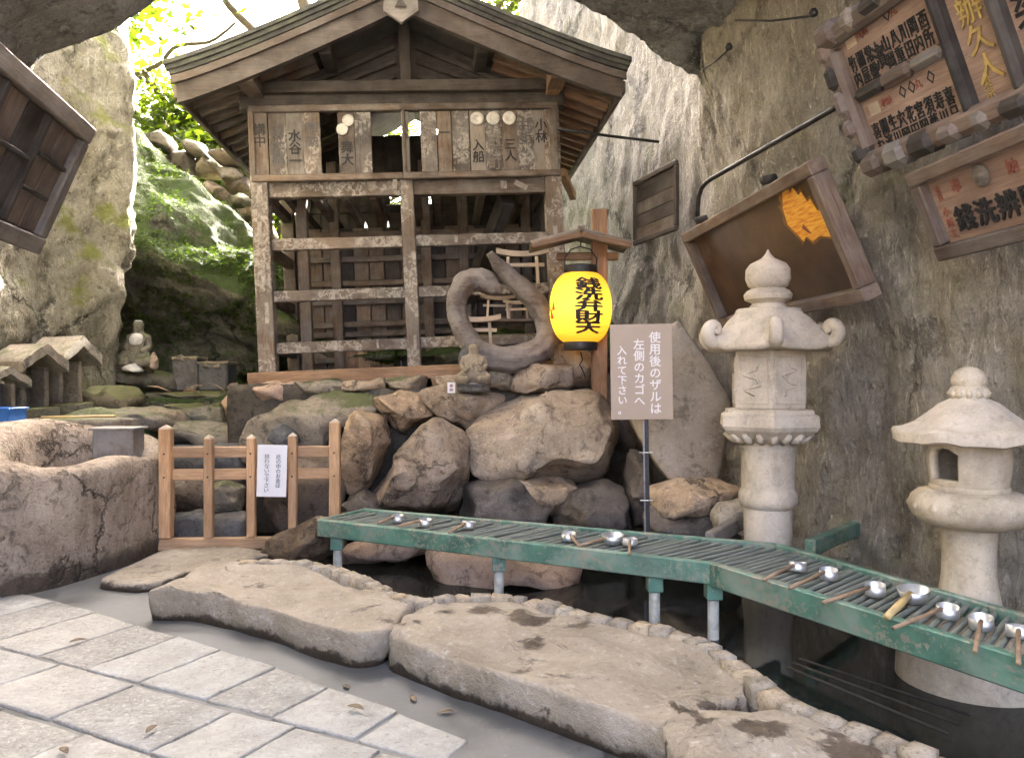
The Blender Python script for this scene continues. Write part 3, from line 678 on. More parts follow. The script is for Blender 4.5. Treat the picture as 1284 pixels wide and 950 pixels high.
# ------------------------------------------------------------------ rock-cut basin at the left
def basin():
    out = [(-3.66, 5.42), (-3.42, 5.72), (-3.3, 5.98), (-3.22, 6.4), (-3.15, 6.95), (-3.25, 7.35), (-3.6, 7.6), (-4.3, 7.6), (-4.7, 7.0), (-4.7, 6.0), (-4.3, 5.3)]
    rimz = [.90, .86, .86, .86, .84, .90, 1.02, 1.12, 1.15, 1.15, 1.05]
    inn = [(-3.80, 5.90), (-3.66, 6.05), (-3.52, 6.3), (-3.44, 6.6), (-3.36, 6.9), (-3.42, 7.1), (-3.6, 7.2), (-3.85, 7.1), (-4.0, 6.9), (-4.05, 6.5), (-3.98, 6.1)]
    n0 = len(out); K = 8; n = n0 * K; V = []; Fc = []
    def lerp3(A, i): 
        k, f_ = divmod(i, K); a, b2 = A[k], A[(k + 1) % n0]; f_ /= K
        return Vector(a).lerp(Vector(b2), f_) if isinstance(a, tuple) else a + (b2 - a) * f_
    O = smooth_loop([Vector((*lerp3(out, i), 0)) for i in range(n)], 6); I = smooth_loop([Vector((*lerp3(inn, i), 0)) for i in range(n)], 4); Z = [lerp3(rimz, i) for i in range(n)]
    rings = []
    for h in (0, .15, .3, .45, .6, .75, .88, .96): rings.append([Vector((o.x, o.y, 0)) + (o - Vector((-4, 6.5, 0))).normalized() * (.05 * math.sin(h * 3)) + Vector((0, 0, -.1 + (z + .1) * h)) for o, z in zip(O, Z)])
    for s_, dz in ((.12, .01), (.35, .03), (.6, .03), (.85, .02), (.97, -.03)): rings.append([Vector((*(o.lerp(q, s_)).xy, z + dz)) for o, q, z in zip(O, I, Z)])
    for h in (.25, .55, .8, 1): rings.append([Vector((*(q.lerp(Vector((-3.7, 6.6, 0)), .06 * h)).xy, z + (.66 - z) * h)) for q, z in zip(I, Z)])
    rings.append([Vector((*(q.lerp(Vector((-3.7, 6.6, 0)), .5)).xy, .65)) for q in I])
    for r_ in rings:
        for p in r_: V.append(p + Vector((noise.noise(p * 2.1), noise.noise(p * 2.1 + Vector((7, 0, 0))), noise.noise(p * 2.1 + Vector((0, 7, 0))))) * .05 + Vector((1, 1, .5)).normalized() * frac(p * 6, 5) * .025)
    for i in range(len(rings) - 1):
        for k in range(n): Fc.append((i * n + k, i * n + (k + 1) % n, (i + 1) * n + (k + 1) % n, (i + 1) * n + k))
    Fc.append(tuple((len(rings) - 1) * n + k for k in range(n)))
    c = Vector((-3.9, 6.5, 0))
    o = link('stone_basin', mk('stone_basin', [v - c for v in V], Fc), 'basin', None, c)
    return tag(o, 'massive rough rock basin with hollowed top beside the gate', 'basin')
basin()
zb = empty('zinc_box', P(149, 572, 7.0), 'small grey metal box sitting in the hollow of rock basin', 'box')
box('box_body', (0, 0, .12), (.36, .22, .25), 'zinc', zb, .006); box('lid', (0, 0, .255), (.41, .27, .022), 'zinc', zb, .004)
# ------------------------------------------------------------------ timber shrine
SL = P(512, 474, 8.95)
sh = empty('timber_shrine', SL, 'weathered open timber shrine with gabled roof and plaque panel on the boulder wall', 'shrine', rot=Euler((0, R(-2.5), R(5)), 'XYZ'))
UL, UM, UR = -1.57, .08, 1.78
def sb(name, a, b_, wy, hz, mat, **k): return beam(name, a, b_, wy, hz, mat, sh, **k)
# front frame (plane w = 0)
sb('sill', (-1.78, -.03, .06), (1.95, -.03, .06), .22, .15, 'w_warm')
for u, wd in ((UL, .19), (UM, .15), (UR, .19)): sb('post', (u, 0, .13), (u, 0, 2.3 if u == UM else 3.1), wd, wd, 'w_slips')
for z, hh, mt in ((.40, .125, 'w_slips'), (.99, .125, 'w_slips'), (1.58, .13, 'w_slips')):
    sb('rail', (UL + .095, .02, z), (UM - .075, .02, z), .09, hh, mt); sb('rail', (UM + .075, .02, z), (UR - .095, .02, z), .09, hh, mt)
sb('lintel', (UL + .095, .015, 2.19), (UM - .05, .015, 2.19), .12, .17, 'w_slips'); sb('lintel', (UM - .05, .015, 2.19), (UR - .095, .015, 2.19), .12, .17, 'w_old')
sb('head_beam', (-1.75, .0, 3.18), (1.95, .0, 3.18), .2, .16, 'w_dark')
# plaque panel
PZ0, PZ1 = 2.33, 3.09
for a, b_ in ((-1.64, UM - .03), (UM - .03, 1.86)):
    sb('panel_rail', (a, -.1, PZ0 - .02), (b_, -.1, PZ0 - .02), .07, .075, 'w_old'); sb('panel_rail', (a, -.1, PZ1 + .0), (b_, -.1, PZ1 + .0), .07, .075, 'w_old')
for u, wd in ((-1.62, .06), (UM + .0, .035), (1.80, .09)): sb('panel_stile', (u, -.1, PZ0), (u, -.1, PZ1), wd, .06, 'w_old')
def upx(px): return (px - 512) / 107.5 + .12
PL = [(325, 343, '講中', 0), (345, 365, '湯本講', 0), (366, 385, '水谷一', 0), (386, 406, '奉納', 0), (428, 447, '舞大', 1), (448, 467, '川崎', 0), (505, 513, '小池', 0), (528, 547, '天文', 0), (549, 565, '一', 0), (567, 587, '', 0), (589, 607, '入船', 2), (608, 628, '納戸町', 2), (629, 647, '三人', 2), (648, 668, '井桁', 0), (668, 687, '小林', 0)]
XF = Matrix.Rotation(R(90), 4, 'X')   # text plane XY -> front facing (x, -y, z)
for i, (a, b_, txt, crest) in enumerate(PL):
    u0, u1 = upx(a), upx(b_); uc = (u0 + u1) / 2; wd = u1 - u0 + .008; z0, z1 = PZ0 + .02, PZ1 - .04
    o = sb('name_plaque', (uc, -.09 + .004 * (i % 3), z0), (uc, -.09 + .004 * (i % 3), z1), .022, wd, ['w_old', 'w_plaque', 'w_grey', 'w_plaque'][i % 4], bevel=.004, up=Vector((1, 0, 0)))
    hl = (z1 - z0) / 2
    inv = o.matrix_basis.inverted()
    if txt:
        sz = min(wd * .8, .46 / max(len(txt), 1)); me = vtext(txt, sz, bold=.02, line=.95)
        zz = (z0 + z1) / 2 - (.12 if crest else .02) + (.12 if len(txt) < 3 and not crest else 0)
        tm = Matrix.Translation((uc, -.104, zz)) @ XF
        t = link('lettering', me, ('ink', 'ink_grey', 'ink', 'w_grey')[i % 4] if i != 3 else 'ink_grey', o); t.matrix_basis = inv @ tm
    if crest:
        pr = [(0, 0), (.055, 0), (.07, .008), (.055, .014), (.03, .014)] if crest == 1 else [(0, 0), (.07, 0), (.078, .006), (.07, .012), (.035, .012), (.03, .006)]
        for k in range(2 if crest == 1 else 1):
            V, Fc = lathe_data(pr[::-1], 20); c = link('crest', mk('crest', V, Fc), 'chalk', o)
            c.matrix_basis = inv @ (Matrix.Translation((uc + (.03 if k == 0 else -.04) * (crest == 1), -.106, z1 - .1 - k * .1)) @ XF)
# slips pasted on the beams
rn = random.Random(3)
for (u, z, wd, hh) in ((-1.56, 2.15, .07, .22), (-1.58, 1.7, .06, .3), (-1.56, 1.25, .06, .34), (-1.54, .8, .06, .28), (1.2, 2.2, .09, .11), (1.78, 2.25, .06, .1), (1.78, 1.55, .06, .34), (.62, 1.58, .045, .09), (.9, 1.59, .13, .05), (-1.2, 1.59, .05, .11), (-.05, 2.24, .06, .18), (-.38, .99, .05, .09), (-.8, .40, .04, .11), (-.33, .41, .03, .12), (.1, .4, .04, .2), (1.6, 1.58, .05, .1)):
    o = box('paper_slip', (u, -.105 if abs(u - 1.78) < .05 or abs(u + 1.56) < .05 or abs(u - .02) < .09 else -.052, z), (wd * .8, .004, hh * .85), 'slip', sh, 0, rot=(0, rn.uniform(-.06, .06), 0))
o = box('paper_slip', (1.4, -.055, 2.19), (.16, .004, .06), 'slip', sh, 0, rot=(0, R(28), 0))

# inner room
Wd = 1.55
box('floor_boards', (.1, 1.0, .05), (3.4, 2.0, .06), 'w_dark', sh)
for k in range(16):
    u = -1.45 + k * .205; zt = 2.05
    sb('wall_board', (u, Wd, .1), (u, Wd, zt), .03, .19, 'w_old' if k % 3 else 'w_dark', up=Vector((1, 0, 0)), bevel=.005)
for z in (.28, .62, .75, 1.05, 1.30, 1.62, 1.95): sb('inner_rail', (-1.45, Wd - .07, z), (1.75, Wd - .07, z), .06, .075, 'w_old')
for u in (-1.22, -.95, .25, .75, 1.6): sb('inner_post', (u, Wd - .14 if u > -1.1 else .55, .1), (u, Wd - .14 if u > -1.1 else .55, 2.9), .13, .13, 'w_old')
for k in range(5): sb('wall_board', (-.95 + k * .155, Wd - .16, .14), (-.95 + k * .155, Wd - .16, .5), .02, .15, 'w_warm', up=Vector((1, 0, 0)), bevel=.004)
for k in range(4): sb('wall_board', (.55 + k * .155, Wd - .16, .14), (.55 + k * .155, Wd - .16, .55), .02, .15, 'w_warm', up=Vector((1, 0, 0)), bevel=.004)
for k in range(4): sb('lattice_bar', (-.15 + k * .09, Wd - .17, .14), (-.15 + k * .09, Wd - .17, .42), .03, .03, 'w_grey')
for z in (.16, .29, .42): sb('lattice_bar', (-.16, Wd - .175, z), (.14, Wd - .175, z), .03, .02, 'w_grey')
for u in (-1.3, -.98, -.64, -.32, .18, .42, .95, 1.45): sb('ceiling_joist', (u, .08, 2.17), (u, 3.0, 2.17), .085, .14, 'w_old')
sb('brace', (1.25, .25, 2.1), (.72, Wd, .9), .16, .2, 'w_dark')
for u in (UL, UR):   # side walls, open below the side rails
    for z in (.4, .99, 1.58, 2.19, 3.1): sb('side_rail', (u, .1, z), (u, 3.0, z), .1, .12, 'w_old')
    sb('post', (u, 1.55, .1), (u, 1.55, 3.1), .16, .16, 'w_old'); sb('post', (u, 3.0, .1), (u, 3.0, 3.1), .17, .17, 'w_old')
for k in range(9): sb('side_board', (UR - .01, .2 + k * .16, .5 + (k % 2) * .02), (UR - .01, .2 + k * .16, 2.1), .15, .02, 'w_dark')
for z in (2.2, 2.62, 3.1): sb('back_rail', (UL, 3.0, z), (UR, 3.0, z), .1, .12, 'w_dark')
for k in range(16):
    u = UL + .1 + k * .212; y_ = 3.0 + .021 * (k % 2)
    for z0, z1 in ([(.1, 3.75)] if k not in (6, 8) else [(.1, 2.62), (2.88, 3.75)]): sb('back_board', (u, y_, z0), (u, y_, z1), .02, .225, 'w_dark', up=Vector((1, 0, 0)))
# roof: two concave slopes, front at w = -.65
EC, HW, EZ, RZ = .13, 2.40, 3.24, .98
def roofz(s): return EZ + (RZ * s ** 1.14 if s > 0 else RZ * .9 * s)
def slope(name, side, w0, w1, t0, t1, mat, s0=0.0, s1=1.0, n=14, push=0.0):
    V = []; Fc = []
    for i in range(n + 1):
        s = s0 + (s1 - s0) * i / n; u = EC + side * HW * (1 - s)
        for w_, t in ((w0, t0), (w0, t1), (w1, t1), (w1, t0)): V.append((u, w_, roofz(s) + t))
    for i in range(n):
        for k in range(4): Fc.append((i * 4 + k, i * 4 + (k + 1) % 4, i * 4 + 4 + (k + 1) % 4, i * 4 + 4 + k))
    Fc += [(3, 2, 1, 0), tuple(n * 4 + k for k in range(4))]
    o = link(name, mk(name, V, Fc, False), mat, sh); return o
for sd_ in (-1, 1):
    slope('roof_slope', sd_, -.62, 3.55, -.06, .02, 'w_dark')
    for k in range(3): slope('shingle_layer', sd_, -.70 - .025 * k, 3.6 + .025 * k, .023 + .05 * k, .07 + .05 * k, 'roof', s0=-.012 - .008 * k)
    slope('barge_board', sd_, -.72, -.64, -.30, -.063, 'w_mid', s0=.02, s1=.985)
    slope('barge_moulding', sd_, -.755, -.723, -.10, -.02, 'w_mid', s0=.0, s1=.985)
    for k in range(15):   # common rafters
        w_ = -.45 + k * .27; prev = None
        u0, u1 = EC + sd_ * HW * .985, EC + sd_ * HW * .42
        sb('rafter', (u0, w_, roofz(.015) - .125), (u1, w_, roofz(.58) - .13), .07, .10, 'w_warm' if sd_ > 0 else 'w_old', up=Vector((0, 0, 1)))  # right side takes warmer wood, bounced sunlight put into the colour
    sb('eave_board', (EC + sd_ * (HW - .01), -.63, EZ - .135), (EC + sd_ * (HW - .01), 3.5, EZ - .135), .05, .14, 'w_old')
    sb('wall_plate', (EC + sd_ * 1.68, -.62, 3.2 + .1), (EC + sd_ * 1.68, 3.4, 3.2 + .1), .16, .17, 'w_warm' if sd_ > 0 else 'w_old')  # warmer right side again paints in the sun bounce, bracket too
    sb('bracket', (EC + sd_ * 1.68, -.66, 3.3), (EC + sd_ * 1.68, -.3, 3.3), .19, .2, 'w_warm' if sd_ > 0 else 'w_frame')
    sb('purlin', (EC + sd_ * .85, -.5, 3.62), (EC + sd_ * .85, 3.4, 3.62), .14, .15, 'w_dark')
# gable
V = [(-1.7, .12, 3.2), (2.0, .12, 3.2), (EC, .12, 4.1)]; V += [(x, .16, z) for x, _, z in V]
link('gable_board', mk('gable_board', V, [(0, 1, 2), (5, 4, 3), (0, 3, 4, 1), (1, 4, 5, 2), (2, 5, 3, 0)], False), 'w_dark', sh)
for k in range(4):
    for sd_ in (-1, 1):
        off = .16 + k * .17; sb('gable_batten', (EC + sd_ * (1.75 - off * 1.6), .085, 3.28), (EC + sd_ * .12, .085, 4.0 - off * 1.0 + .02), .05, .055, 'w_dark')
sb('tie_beam', (-1.65, -.12, 3.315), (1.95, -.12, 3.315), .14, .13, 'w_dark'); sb('king_post', (EC, -.1, 3.38), (EC, -.1, 4.05), .13, .13, 'w_dark')
pts = [(0, .2), (.17, .11), (.185, -.08), (.08, -.15), (0, -.21), (-.08, -.15), (-.185, -.08), (-.17, .11)]
o = poly_plate('gable_pendant', pts, .05, 'w_grey', sh); o.matrix_basis = Matrix.Translation((EC, -.77, roofz(1) - .28)) @ XF
o2 = poly_plate('pendant_boss', [(0, .07), (.06, -.05), (-.06, -.05)], .02, 'w_mid', o, z=.05)
sb('ridge', (EC, -.75, roofz(1) + .2), (EC, 3.6, roofz(1) + .2), .34, .2, 'roof')
# copper gutter end and white lamp under the right eave
sb('gutter', (1.95, .3, 2.42), (2.3, 1.6, 2.42), .09, .10, 'w_new')
tag(tube('iron_rod', [P(700, 162, 8.6), P(760, 170, 8.9), P(826, 178, 9.2)], .018, 'iron'), 'thin dark iron rod reaching from shrine corner to rock wall', 'rod')

# ------------------------------------------------------------------ things on the ledge
# curled driftwood
dpx = [(614, 316, 4), (626, 332, 8), (645, 352, 11), (664, 372, 12), (680, 392, 13), (688, 412, 14), (684, 430, 15), (668, 443, 16), (645, 450, 17), (620, 449, 15), (598, 438, 13), (583, 420, 11.5), (574, 400, 11), (572, 380, 12), (578, 362, 13), (590, 352, 14.5), (603, 351, 15), (613, 357, 13), (622, 361, 9), (626, 363, 4)]
D0 = 8.25; base = P(645, 470, D0)
pp = []; rr = []
ctrl = [P(x, y, D0 + .12 * math.sin(i * .5)) - base for i, (x, y, r_) in enumerate(dpx)]
for i in range(len(ctrl) - 1):
    for k in range(6):
        t = k / 6; a, b2, c2, d2 = ctrl[max(i - 1, 0)], ctrl[i], ctrl[i + 1], ctrl[min(i + 2, len(ctrl) - 1)]
        pp.append(.5 * ((2 * b2) + (c2 - a) * t + (2 * a - 5 * b2 + 4 * c2 - d2) * t * t + (3 * b2 - a - 3 * c2 + d2) * t ** 3)); rr.append((dpx[i][2] * (1 - t) + dpx[i + 1][2] * t) / F * D0)
V, Fc = tube_data(pp, rr, 30)
V = [v + (v - pp[i // 30]) * (.22 * noise.noise(Vector((math.cos(i % 30 * .2094) * 2.6, math.sin(i % 30 * .2094) * 2.6, i // 30 * .09))) + .12 * noise.noise(Vector((math.cos(i % 30 * .2094) * 6, math.sin(i % 30 * .2094) * 6, i // 30 * .12)))) for i, v in enumerate(V)]
V = [v + Vector((noise.noise(v * 9), noise.noise(v * 9 + Vector((5, 0, 0))), noise.noise(v * 9 + Vector((0, 5, 0))))) * .018 + Vector((noise.noise(v * 30), 0, noise.noise(v * 30 + Vector((3, 3, 0))))) * .006 for v in V]
dw_ = link('driftwood_curl', mk('driftwood_curl', V, Fc), 'driftwood', None, base)
tag(dw_, 'grey curled driftwood root standing like a horn before the shrine', 'driftwood')

# small stone seated figure with halo
bq = empty('stone_buddha', P(594, 491, 8.0), 'small grey seated stone figure with round halo beneath the driftwood', 'statue')
def skin_body(name, joints, edges, mat, parent, sub_=2):
    me = bpy.data.meshes.new(name); me.from_pydata([j[:3] for j in joints], edges, []); o = link(name, me, mat, parent)
    o.modifiers.new('skin', 'SKIN'); me.skin_vertices
    for v, j in zip(me.skin_vertices[0].data, joints): r_ = j[3]; v.radius = r_ if isinstance(r_, tuple) else (r_, r_)
    me.skin_vertices[0].data[0].use_root = True
    m = o.modifiers.new('sub', 'SUBSURF'); m.levels = sub_; m.render_levels = sub_
    return o
def seated(parent, k, mat):
    J = [(0, 0, .10, .085), (0, .0, .17, .075), (0, 0, .235, .08), (0, 0, .275, .035), (0, -.008, .325, .056), (0, 0, .37, .045),
         (-.085, 0, .235, .036), (-.105, -.015, .16, .030), (-.05, -.09, .12, .025), (.085, 0, .235, .036), (.105, -.015, .16, .030), (.05, -.09, .12, .025),
         (-.09, -.04, .065, .055), (-.15, -.09, .05, .045), (-.03, -.135, .045, .038), (.09, -.04, .065, .055), (.15, -.09, .05, .045), (.03, -.135, .045, .038)]
    E = [(0, 1), (1, 2), (2, 3), (3, 4), (4, 5), (2, 6), (6, 7), (7, 8), (2, 9), (9, 10), (10, 11), (0, 12), (12, 13), (13, 14), (0, 15), (15, 16), (16, 17)]
    return skin_body('figure', [(x * k, y * k, z * k, r_ * k) for x, y, z, r_ in J], E, mat, parent)
f1 = seated(bq, 1.15, 'stone_grey'); f1.location = (0, -.02, .07)
lathe('plinth', [(.16, 0), (.175, .02), (.165, .05), (.18, .075), (.17, .10)], 'dark_stone', bq, 24)
V, Fc = lathe_data([(.0, -.02), (.15, -.02), (.165, -.01), (.165, .01), (.15, .02), (0, .02)], 28); h_ = link('halo', mk('halo', V, Fc), 'dark_stone', bq); h_.matrix_basis = Matrix.Translation((0, .09, .33)) @ XF @ Matrix.Diagonal((1, 1.15, 1, 1))
tag(box('offering_card', P(566, 486, 7.95), (.08, .012, .11), 'paper', None, .002), 'tiny white card with red print beside the grey seated figure', 'card')
oc = bpy.data.objects['offering_card']; t = link('lettering', vtext('奉納', .04, bold=.02), 'ink_red', oc); t.matrix_basis = Matrix.Translation((0, -.0075, 0)) @ XF

# little white wood torii offerings
def torii(px, py, d, wpx, label, rz=0):
    s = wpx / F * d; e = empty('miniature_torii', P(px, py, d), label, 'torii', 'miniature torii offerings', rot=(0, 0, rz))
    for sx in (-1, 1): beam('pillar', (sx * .30 * s, 0, 0), (sx * .27 * s, 0, .52 * s), .06 * s, .06 * s, 'w_white', e, .003)
    beam('tie', (-.42 * s, 0, .36 * s), (.42 * s, 0, .36 * s), .04 * s, .07 * s, 'w_white', e, .003)
    V = []; Fc = []
    for i in range(9):
        x = -.5 + i / 8; z = .52 + .28 * x * x
        for yy, zz in ((-.04, 0), (.04, 0), (.05, .10), (-.05, .10)): V.append((x * s, yy * s, (z + zz) * s))
    for i in range(8):
        for k in range(4): Fc.append((i * 4 + k, i * 4 + (k + 1) % 4, i * 4 + 4 + (k + 1) % 4, i * 4 + 4 + k))
    Fc += [(3, 2, 1, 0), (32, 33, 34, 35)]; link('lintel', mk('lintel', V, Fc, False), 'w_white', e)
torii(597, 436, 8.45, 62, 'white wood miniature torii seen through the driftwood curl', .1)
torii(655, 356, 8.6, 66, 'miniature torii on the shrine rail above the driftwood', -.1)
torii(624, 399, 8.75, 44, 'miniature torii inside the shrine behind the driftwood', .2)
torii(650, 402, 8.8, 40, 'small torii leaning among slats inside the shrine by the lantern', -.3)
sh2 = empty('offering_shelf', P(640, 402, 8.62), 'plank shelf in the shrine carrying miniature torii', 'shelf')
box('shelf_board', (0, .05, 0), (.8, .3, .03), 'w_old', sh2)

# ------------------------------------------------------------------ lamp post with paper lantern
DL = 8.1; lp = empty('lantern_post', P(752, 492, DL), 'square wooden post with small gabled plank roof carrying the yellow lantern', 'lamp post')
zt = P(752, 262, DL).z - lp.location.z; zr = P(752, 318, DL).z - lp.location.z
beam('post', (0, .06, -.25), (0, .06, zt), .16, .16, 'w_post', lp, up=Vector((1, 0, 0)))
arm = beam('arm', (-.45, .06, zr - .02), (.2, .06, zr - .02), .07, .08, 'w_post', lp)
ru = (725 - 752) / F * DL
for sx in (-1, 1):
    for k in range(3):
        y0 = -.28 + k * .21; beam('roof_board', (ru, y0, zr + .185), (ru + sx * .51, y0, zr + .055), .205, .028, 'w_grey', lp, bevel=.005, up=Vector((0, 0, 1)))
beam('ridge_strip', (ru, -.42, zr + .205), (ru, .26, zr + .205), .07, .03, 'w_grey', lp)
for sx in (-1, 1): beam('eave_fascia', (ru, -.40, zr + .13), (ru + sx * .5, -.40, zr + .02), .025, .06, 'w_warm', lp)
lc = P(728, 386, DL - .12); LR, LH = 38.5 / F * DL, 43.5 / F * DL
la = empty('paper_lantern', lc, 'glowing yellow paper lantern with bold black lettering under small roof', 'lantern')
prof = []
for i in range(41):
    a = -1.22 + 2.44 * i / 40; r_ = LR * (math.cos(a) ** .62); prof.append((r_ * (1 + .006 * (1 if i % 2 else -1)), LH * math.sin(a) / math.sin(1.22) * .98))
V, Fc = lathe_data(prof, 48); link('paper_shade', mk('paper_shade', V, Fc[:-2]), 'lantern', la)
for z, hh in ((-LH - .07, .09), (LH - .02, .09)): lathe('collar', [(.17, 0), (.175, .01), (.175, hh - .01), (.17, hh)], 'iron', la, 28, loc=(0, 0, z))
tube('hanger', [(-.16, 0, LH + .05), (-.165, 0, LH + .15), (-.1, 0, LH + .24), (0, 0, LH + .27), (.1, 0, LH + .24), (.165, 0, LH + .15), (.16, 0, LH + .05)], .007, 'iron', la)
tube('hook', [(0, 0, LH + .27), (.01, 0, LH + .36), (.0, 0, LH + .44)], .006, 'iron', la)
tube('cord', [(0, 0, -LH - .09), (.02, 0, -LH - .17), (-.01, 0, -LH - .22), (.03, 0, -LH - .3), (.05, 0, -LH - .36)], .007, 'iron', la)
def wrap(me, name, mat, phi0, z0, lift=.006):
    bm = bmesh.new(); bm.from_mesh(me); bmesh.ops.triangulate(bm, faces=bm.faces)
    for _ in range(3):
        es = [e for e in bm.edges if e.calc_length() > .03]
        if es: bmesh.ops.subdivide_edges(bm, edges=es, cuts=1); bmesh.ops.triangulate(bm, faces=bm.faces)
    for v in bm.verts:
        z = v.co.y + z0; zz = max(-.985, min(.985, z / (LH * .98))) * math.sin(1.22); r_ = LR * (math.cos(math.asin(zz)) ** .62) + lift + v.co.z
        ph = phi0 + v.co.x / LR; v.co = Vector((r_ * math.sin(ph), -r_ * math.cos(ph), z))
    link(name, bm_mesh(name, bm), mat, la)
for i, ch in enumerate('銭洗弁財天'):
    me = text_mesh(ch, .128, bold=.045, extrude=.0, stretch=2.45)
    wrap(me, 'lettering', 'ink', .2, .222 - i * .111)
bm = bmesh.new()
for dx, dz, s_ in ((0, 0, .06), (-.05, .07, .05), (.045, .075, .05)):
    vs_ = [bm.verts.new((dx - s_ * .6, dz - s_, 0)), bm.verts.new((dx + s_ * .6, dz - s_, 0)), bm.verts.new((dx, dz + s_ * .9, 0))]; bm.faces.new(vs_)
b = NB('lantern_red'); M['lred'] = b.out(Base_Color=(.55, .02, .01), Emission_Color=(1, .03, .01), Emission_Strength=.02)
wrap(bm_mesh('mark', bm), 'red_crest', 'lred', -1.22, -.06)
# ------------------------------------------------------------------ wooden gate
gb = G(265, 687, .035); gt = empty('wooden_gate', (gb.x, gb.y, .035), 'low new wooden lattice gate with paper notice before the steps', 'gate', rot=(0, 0, R(4)))
DG = gb.y
def gx(px): return (px - 265) / F * DG
def gz(py): return (687 - py) / F * DG
beam('bottom_rail', (gx(200), 0, gz(681)), (gx(420), 0, gz(681)), .09, .10, 'w_new', gt)
for px, top, wd in ((210, 537, .105), (263, 549, .075), (315, 549, .075), (366, 547, .075), (418, 530, .095)):
    o = beam('post', (gx(px), -.02 if wd < .09 else 0, gz(673)), (gx(px), -.02 if wd < .09 else 0, gz(top)), wd, wd, 'w_new', gt, up=Vector((1, 0, 0)))
    V = [(-wd / 2, -wd / 2, 0), (wd / 2, -wd / 2, 0), (wd / 2, wd / 2, 0), (-wd / 2, wd / 2, 0), (0, 0, .035)]
    c = link('post_cap', mk('post_cap', V, [(0, 1, 4), (1, 2, 4), (2, 3, 4), (3, 0, 4), (3, 2, 1, 0)], False), 'w_white', gt, (gx(px), -.02 if wd < .09 else 0, gz(top) + .001))
    for pz in (568, 597):
        V, Fc = lathe_data([(.008, 0), (.008, .006)], 10); n_ = link('bolt', mk('bolt', V, Fc), 'iron', gt); n_.matrix_basis = Matrix.Translation((gx(px), -.02 - wd / 2 if wd < .09 else -wd / 2, gz(pz))) @ XF
for py in (567, 595): beam('cross_rail', (gx(212), .035, gz(py)), (gx(416), .035, gz(py)), .045, .10, 'w_new', gt)
nt = box('paper_notice', P(341, 590, DG - .10), (36 / F * DG, .006, 64 / F * DG), 'paper', None, .001, rot=(0, R(1.5), R(4)))
tag(nt, 'white paper notice with handwritten vertical lettering hung on the gate', 'notice')
for s_, dx, dz in (('此の中のお金は', .055, .0), ('拾わないで下さい', -.045, -.02)):
    t = link('lettering', vtext(s_, .046, line=.92), 'ink_grey', nt); t.matrix_basis = Matrix.Translation((dx, -.0045, dz)) @ XF

# ------------------------------------------------------------------ green ladle trough
TZ = .40
fL, fB, fR = G(400, 650, TZ), G(893, 704, TZ), G(1330, 836, TZ)
bL, bB, bR = G(455, 637, TZ), G(975, 681, TZ), G(1330, 782, TZ)
tr = empty('ladle_trough', (fB.x, fB.y, 0), 'long green painted trough of slats bending across the pool', 'trough'); TO = tr.location
def tb(name, a, b_, wy, hz, mat, dz=0.0, **k): return beam(name, a - TO + Vector((0, 0, dz)), b_ - TO + Vector((0, 0, dz)), wy, hz, mat, tr, **k)
tb('front_rail', fL, fB, .055, .14, 'green', -.07); tb('front_rail', fB, fR, .055, .15, 'green', -.075, ext=.03)
tb('back_rail', bL, bB, .05, .10, 'green', -.05); tb('back_rail', bB, bR, .05, .10, 'green', -.05, ext=.03)
for a, b_ in ((fL, fB), (fB, fR)): tb('rail_lip', a + Vector((.015, .03, 0)), b_ + Vector((.015, .03, 0)), .05, .012, 'green', -.03)
tb('end_board', fL, bL, .04, .1, 'green', -.055)
V, Fc = lathe_data([(.5, -.5), (.5, .5)], 8); sm = mk('slat', V, Fc); sm.materials.append(M['slat'])
rn = random.Random(6)
def slats(f0, f1, b0, b1, n, sk=.0):
    for i in range(n):
        t = (i + .5) / n; t2 = t + sk; a = f0.lerp(f1, t); b_ = b0.lerp(b1, max(0, min(1, t2)))
        d = b_ - a; a = a + d * .06; b_ = b_ - d * .03; d = b_ - a; c = (a + b_) / 2 - TO + Vector((0, 0, -.035 + rn.uniform(-.006, .006)))
        m = frame_x(d + Vector((rn.uniform(-.03, .03), 0, 0))) @ Matrix.Rotation(R(90), 4, 'Y') @ Matrix.Diagonal((.030, .030, d.length, 1)); m.translation = c
        link('slat', sm, None, tr, mw=m)
slats(fL, fB, bL, bB, 46, .01); slats(fB, fR, bB, bR, 36, .02)
for px, py, sd_ in ((424, 676, 0), (655, 694, 0), (834, 722, 0), (897, 735, 1)):
    t = min(1, (px - 400) / (893 - 400)); a = fL.lerp(fB, t) - TO; k = 1 if px < 890 else 1
    a = Vector((a.x + .02, a.y + .05, 0))
    box('leg_bracket', (a.x, a.y, TZ - .185), (.10, .10, .12), 'green', tr, .006)
    tube('leg', [(a.x, a.y, -.5), (a.x, a.y, TZ - .2)], .036, 'white_pipe', tr, 14)
    q = (bL.lerp(bB, t) - TO); tb('cross_bearer', a + TO + Vector((0, 0, TZ)), q + TO, .06, .07, 'green', -.145 if px > 600 else -.15)
tb('wall_strut', G(890, 677, .36), G(943, 645, .36), .07, .12, 'w_grey'); tb('wall_strut', G(1015, 686, .36), G(1075, 661, .36), .08, .11, 'green')
for k in range(3): tb('water_pipe', G(985 + k * 8, 835 - k * 5, -.10), G(1190 + k * 14, 920 - k * 12, -.10), .022, .014, 'iron', 0)

